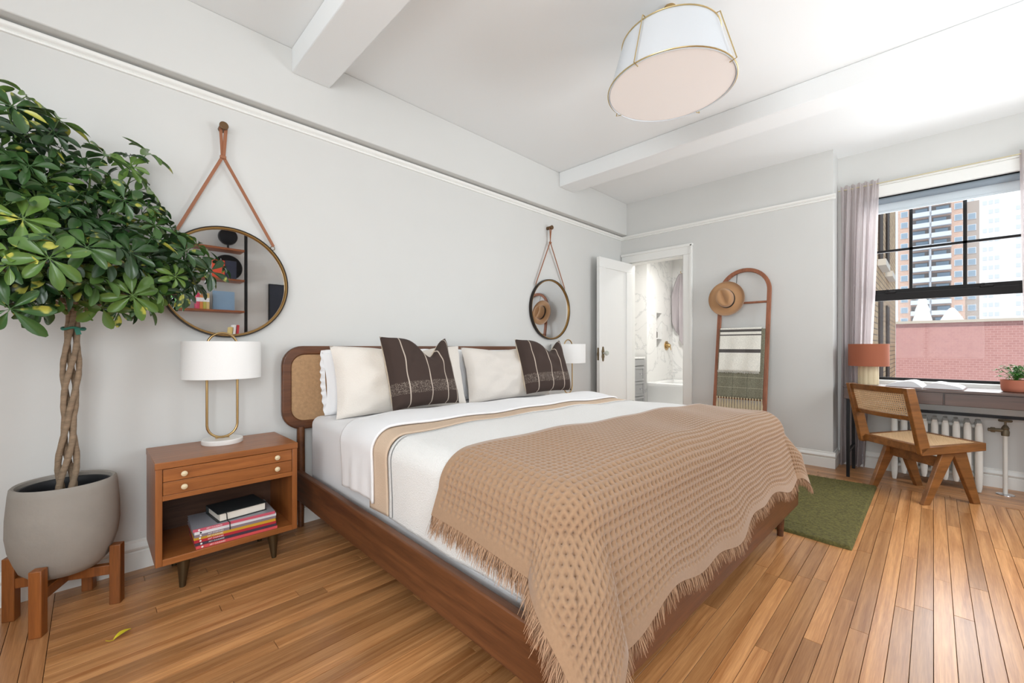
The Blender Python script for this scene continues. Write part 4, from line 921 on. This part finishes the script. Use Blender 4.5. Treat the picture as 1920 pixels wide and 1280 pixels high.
def curtain(y0, y1, b0, b1, label, nf, sd):
    rs2 = np.random.RandomState(sd); n, m_ = 170, 70; P = np.zeros((n, m_, 3)); ph = rs2.uniform(0, 6, 4); wob = rs2.uniform(.6, 1.4, n)
    for i in range(n):
        s = i/(n-1)
        for j in range(m_):
            t = j/(m_-1); z_ = 2.545+.012*math.sin(s*nf*6.3+ph[3])-t*2.53; e = max(0, t-.02)
            yy = (y0+(y1-y0)*s)*(1-t)+(b0+(b1-b0)*s)*t+.012*math.sin(s*nf*PI+ph[1])*math.sin(t*4)
            amp = .010+.016*min(1, e*4)
            if t > .94: amp *= 1.5
            P[i, j] = (RODX-.004+amp*math.sin(s*nf*2*PI+ph[0]+.8*math.sin(t*3+ph[2]))+.006*math.sin(s*nf*5.1*PI+ph[1]), yy, max(.004, z_))
    t = thing('curtain', label, 'curtain', (RODX, (y0+y1)/2, 0)); P -= np.array([RODX, (y0+y1)/2, 0])
    MB().grid(P).build('fabric', 'curtain_voile', t, smooth=True, ang=180); return t
curtain(.605, .335, .60, .425, 'sheer lilac grey curtain gathered beside the wall corner', 6, 1)
curtain(-.452, -.76, -.50, -.80, 'sheer lilac grey curtain gathered at the plant end of the window', 6, 2)
mat('rod_brass', (206, 196, 160), .35, .7)
rod = thing('curtain_rod', 'thin brass curtain rod above the window', 'curtain rod', (RODX, -.08, RODZ))
MB().cyl((0, -.74, 0), (0, .70, 0), .0042, n=12).build('rod', 'rod_brass', rod, smooth=True)
for yy in (-.70, .66): MB().cyl((0, yy, 0), (XW-RODX, yy, 0), .004).build('bracket', 'brass', rod)
# ------------------------------------------------------------------ view outside
def bricks(name, c1, c2, mortar, sc, axes):
    m, nt, b = nmat(name); tc = nt.nodes.new('ShaderNodeTexCoord'); sp = nt.nodes.new('ShaderNodeSeparateXYZ'); cb = nt.nodes.new('ShaderNodeCombineXYZ'); nt.links.new(tc.outputs['Object'], sp.inputs[0])
    nt.links.new(sp.outputs[axes[0]], cb.inputs[0]); nt.links.new(sp.outputs[axes[1]], cb.inputs[1])
    br_ = nt.nodes.new('ShaderNodeTexBrick'); br_.inputs['Scale'].default_value = sc; br_.inputs['Color1'].default_value = (*lin(c1), 1); br_.inputs['Color2'].default_value = (*lin(c2), 1); br_.inputs['Mortar'].default_value = (*lin(mortar), 1); br_.inputs['Mortar Size'].default_value = .025
    nt.links.new(cb.outputs[0], br_.inputs['Vector']); nt.links.new(br_.outputs[0], b.inputs['Base Color']); b.inputs['Roughness'].default_value = .9
bricks('brick_tan', (196, 170, 136), (172, 144, 112), (120, 104, 88), 2.3, (0, 2)); bricks('brick_pink', (198, 150, 146), (188, 140, 137), (206, 166, 162), 4.2, (1, 2)); bricks('brick_tower', (206, 176, 160), (198, 166, 150), (208, 182, 168), .9, (1, 2))
mat('white_render', (240, 240, 240), .9); mat('grey_render', (176, 164, 156), .9); mat('far_glass', (150, 166, 180), .3); mat('faint_glass', (206, 212, 218), .3); mat('balcony_white', (206, 210, 216), .8); mat('window_recess_shade', (60, 50, 44), .9); mat('balcony_recess_shade', (140, 132, 128), .9); mat('stone_sill', (206, 198, 186), .8); mat('tree_green', (96, 140, 70), .8)
nb = thing('brick_building', 'tan brick wing of the neighbouring building close to the window', 'building', (10.6, .75, 0))
MB().box(-5.4, 5.4, 0, .4, -8, 14).build('wall', 'brick_tan', nb)
for x in (.1, 1.9):
    for z_ in (-2.2, .1, 2.75, 5.4):
        wo = MB().box(x, x+.7, -.03, .0, z_, z_+1.9).build('window', 'window_recess_shade', nb)  # dark sheet on the wall, painted as the shade of a window recess
        MB().box(x-.08, x+1.0, -.12, 0, z_-.12, z_).build('sill', 'stone_sill', wo)
pw = thing('terrace_parapet', 'pink brick terrace parapet wall across from the window', 'wall', (16.08, -1.2, 0))
MB().box(0, .3, -4, 1.95, -3, 1.72).build('brickwork', 'brick_pink', pw)
MB().box(-.06, .36, -4, 1.95, 1.72, 1.79).build('coping', 'stone_sill', pw)
MB().box(.36, 6, -4, 1.95, 1.60, 1.74).build('roof_deck', 'stone_sill', pw)
for y_, h_, lb in ((.22, .78, 'tall white wrapped shape standing behind the terrace parapet'), (-.36, .42, 'small white cone shaped cover behind the terrace parapet')):
    c_ = [(0, 0), (.20, .0), (.21, .12*h_), (.15, .42*h_), (.16, .5*h_), (.10, .72*h_), (.11, .82*h_), (.06, .95*h_), (0, h_)] if h_ > .5 else [(0, 0), (.24, 0), (.23, .2*h_), (.12, .7*h_), (.05, .95*h_), (0, h_)]
    tag(MB().lathe([(r_, z_+1.741) for r_, z_ in c_], 14, (16.75, y_, 0)).build('garden_cover', 'white_render', smooth=True), lb, 'cover')
tw = thing('apartment_tower', 'brick apartment tower with stacked white balconies across the street', 'building', (157, 0, -20))
MB().box(0, 14, -5.7, 6.9, 0, 75).build('wall', 'brick_tower', tw)
MB().box(1.0, 12, -8.2, -5.7, 0, 58).build('wing', 'grey_render', tw)
MB().box(-.35, 0, .35, .85, 0, 75).build('pier', 'balcony_white', tw)
bal = MB().box(-1.5, 0, -1.85, 1.85, 0, .22).box(-1.5, -1.42, -1.85, 1.85, .22, 1.15).box(-1.5, 0, -1.85, -1.78, .22, 1.15).box(-1.5, 0, 1.78, 1.85, .22, 1.15).mesh('balcony', 'balcony_white')
rec = MB().box(-.03, 0, -1.7, 1.7, .25, 2.5).mesh('balcony_recess', 'balcony_recess_shade'); gdo = MB().box(-.06, -.03, -1.35, 1.0, .3, 2.25).mesh('pane', 'far_glass')  # flat sheet coloured as the shade inside the balcony recess, glass in front
wfr = MB().box(-.08, 0, -.75, .75, -.08, 1.5).mesh('window', 'balcony_white'); wgl = MB().box(-.12, -.08, -.62, .62, .05, 1.38).box(-.13, -.12, -.62, .62, .68, .74).mesh('pane', 'far_glass')
for k in range(24):
    z_ = 3.3+k*2.9
    for yc in (2.5, -1.45):
        bo = link('balcony', bal, tw, (0, yc, z_)); link('balcony_recess', rec, bo); link('pane', gdo, bo, (0, random.uniform(-.3, .6), 0))
    for yc in (5.6, -4.55): wo = link('window', wfr, tw, (0, yc, z_+.9)); link('pane', wgl, wo)
    if z_ < 54: wo = link('window', wfr, tw, (1.0, -6.9, z_+.9)); link('pane', wgl, wo)
wt = thing('white_tower', 'pale white high-rise with small windows behind the brick tower', 'building', (205, -20, -20))
MB().box(0, 16, -14, 10.5, 0, 95).build('wall', 'white_render', wt)
wsm = MB().box(-.06, 0, -.5, .5, 0, 1.3).mesh('window', 'faint_glass')
for k in range(26):
    for j, yc in enumerate((8.2, 6.9, 5.6, 1.2, -.1, -4.4, -8.0)):
        if random.random() < .8: link('window', wsm, wt, (0, yc, 4+k*3.0))
tp_ = tag(MB().lathe([(0, 0), (.5, .2), (.8, .7), (.55, 1.2), (0, 1.4)], 9, (155.0, 1.9, 13.5)).build('balcony_shrub', 'tree_green', smooth=True), 'green shrub growing on a tower balcony', 'shrub')
# ------------------------------------------------------------------ wall shelf behind the camera, seen in the large mirror
wood('shelf_wood', (112, 60, 30), (158, 92, 52), 0, .4, 24, 14, .1)
sh_ = thing('wall_shelf', 'wall mounted wooden shelf unit on black uprights reflected in mirror', 'shelf', (.9, YR, 0))
SZ = (1.15, 1.56, 1.972, 2.372)
for z_ in SZ: MB().box(-.58, .555, 0, .24, z_-.026, z_).build('shelf_board', 'shelf_wood', sh_, bevel=.002)
for x in (-.50, .572): MB().box(x-.016, x+.016, .21, .242, 0, 2.72).build('upright', 'black_frame', sh_)
def book(x0, x1, z0, h_, col, label, depth=.16, y0=None, lean=0, band=None, cat='book', name='shelf_book'):
    mn = 'bk_%d_%d_%d' % col
    if mn not in MATS: mat(mn, col, .45)
    t = thing(name, label, cat, ((x0+x1)/2, YR+(y0 if y0 is not None else .235-depth), z0), 0, 'things on the reflected wall shelf'); w_ = (x1-x0)/2
    t.rotation_euler = (0, lean, 0)
    MB().box(-w_, w_, 0, depth, 0, h_).build('cover', mn, t, bevel=.0015)
    MB().box(-w_+.002, w_-.002, .004, depth-.003, h_-.004, h_+.0005).build('pages', 'paper', t)
    if band: MB().box(-w_-.0006, w_+.0006, depth-.01, depth+.0008, h_*band[0], h_*band[1]).build('label_band', 'page_white', t)
    return t
book(1.10, 1.235, SZ[2], .23, (206, 74, 44), 'red orange hardback book on the reflected shelf', depth=.03, y0=.19)
book(1.24, 1.365, SZ[2], .235, (34, 38, 58), 'navy hardback book beside the red orange one on reflected shelf', depth=.03, y0=.19)
tr_ = tag(MB().lathe([(0, 0), (.16, 0), (.17, .006), (.17, .014), (.155, .012), (0, .010)], 40, M=Matrix.Translation((1.30, YR+.045, SZ[2]+.171)) @ Matrix.Rotation(-PI/2+.06, 4, 'X')).build('round_tray', 'black_frame', smooth=True), 'round black tray standing behind books on the reflected shelf', 'tray')
tag(MB().lathe([(0, 0), (.026, 0), (.028, .01), (.028, .08), (.012, .10), (.012, .125), (0, .127)], 16, (1.02, YR+.17, SZ[2])).build('small_bottle', 'dark_bottle', smooth=True), 'small dark bottle on the reflected shelf', 'bottle')
for i, c in enumerate(((190, 62, 92), (196, 120, 60), (168, 160, 70), (196, 170, 110))):
    book(.935+i*.034, .967+i*.034, SZ[1], .20, c, '%s small book with white band in a row on reflected shelf' % ('pink', 'orange', 'olive', 'sand')[i], band=(.45, .70))
book(1.11, 1.35, SZ[1], .245, (128, 156, 182), 'large pale blue book facing out on the reflected shelf', depth=.025, y0=.17)
book(.62, .80, SZ[1], .28, (120, 190, 110), 'light green book on the reflected shelf', depth=.03, y0=.12)
book(.50, .53, SZ[2], .2, (206, 120, 150), 'pink book at the far end of the reflected shelf'); book(.54, .57, SZ[2], .22, (224, 214, 206), 'cream book beside the pink one on the reflected shelf')
for i, (c, l_) in enumerate((((214, 190, 120), 'yellow'), ((232, 230, 228), 'white'), ((190, 52, 58), 'red'))): book(1.28+i*.036, 1.308+i*.036, SZ[0], .19+.03*(i > 0), c, 'slim %s book leaning at the end of lowest reflected shelf' % l_, lean=.08)
book(.66, .86, SZ[0], .2, (110, 140, 160), 'picture book with blue cover facing out on lowest reflected shelf', depth=.02, y0=.15)
book(.98, 1.10, SZ[0], .10, (90, 90, 92), 'small grey framed print on the lowest reflected shelf', depth=.015, y0=.17, cat='picture', name='framed_print')
sp_ = thing('desk_fan', 'round black metal fan on the top reflected shelf', 'fan', (1.29, YR+.12, SZ[3]))
MB().lathe([(0, 0), (.06, 0), (.06, .012), (.012, .02), (.012, .08), (0, .08)], 20).build('stand', 'black_frame', sp_, smooth=True)
MB().lathe([(0, .05), (.05, .05), (.105, .03), (.11, -.02), (.10, -.03), (.03, -.045), (0, -.045)], 32, M=Matrix.Translation((0, 0, .17)) @ Matrix.Rotation(-PI/2, 4, 'X')).build('head', 'black_metal', sp_, smooth=True)
mat('navy_panel', (34, 38, 52), .3)
wp = thing('wall_screen', 'dark navy rectangular panel hanging on wall reflected in large mirror', 'screen', (2.11, YR, 1.32))
MB().box(-.31, .31, .0, .04, 0, .66).build('casing', 'black_frame', wp, bevel=.003); MB().box(-.30, .30, .04, .0415, .01, .65).build('panel', 'navy_panel', wp)
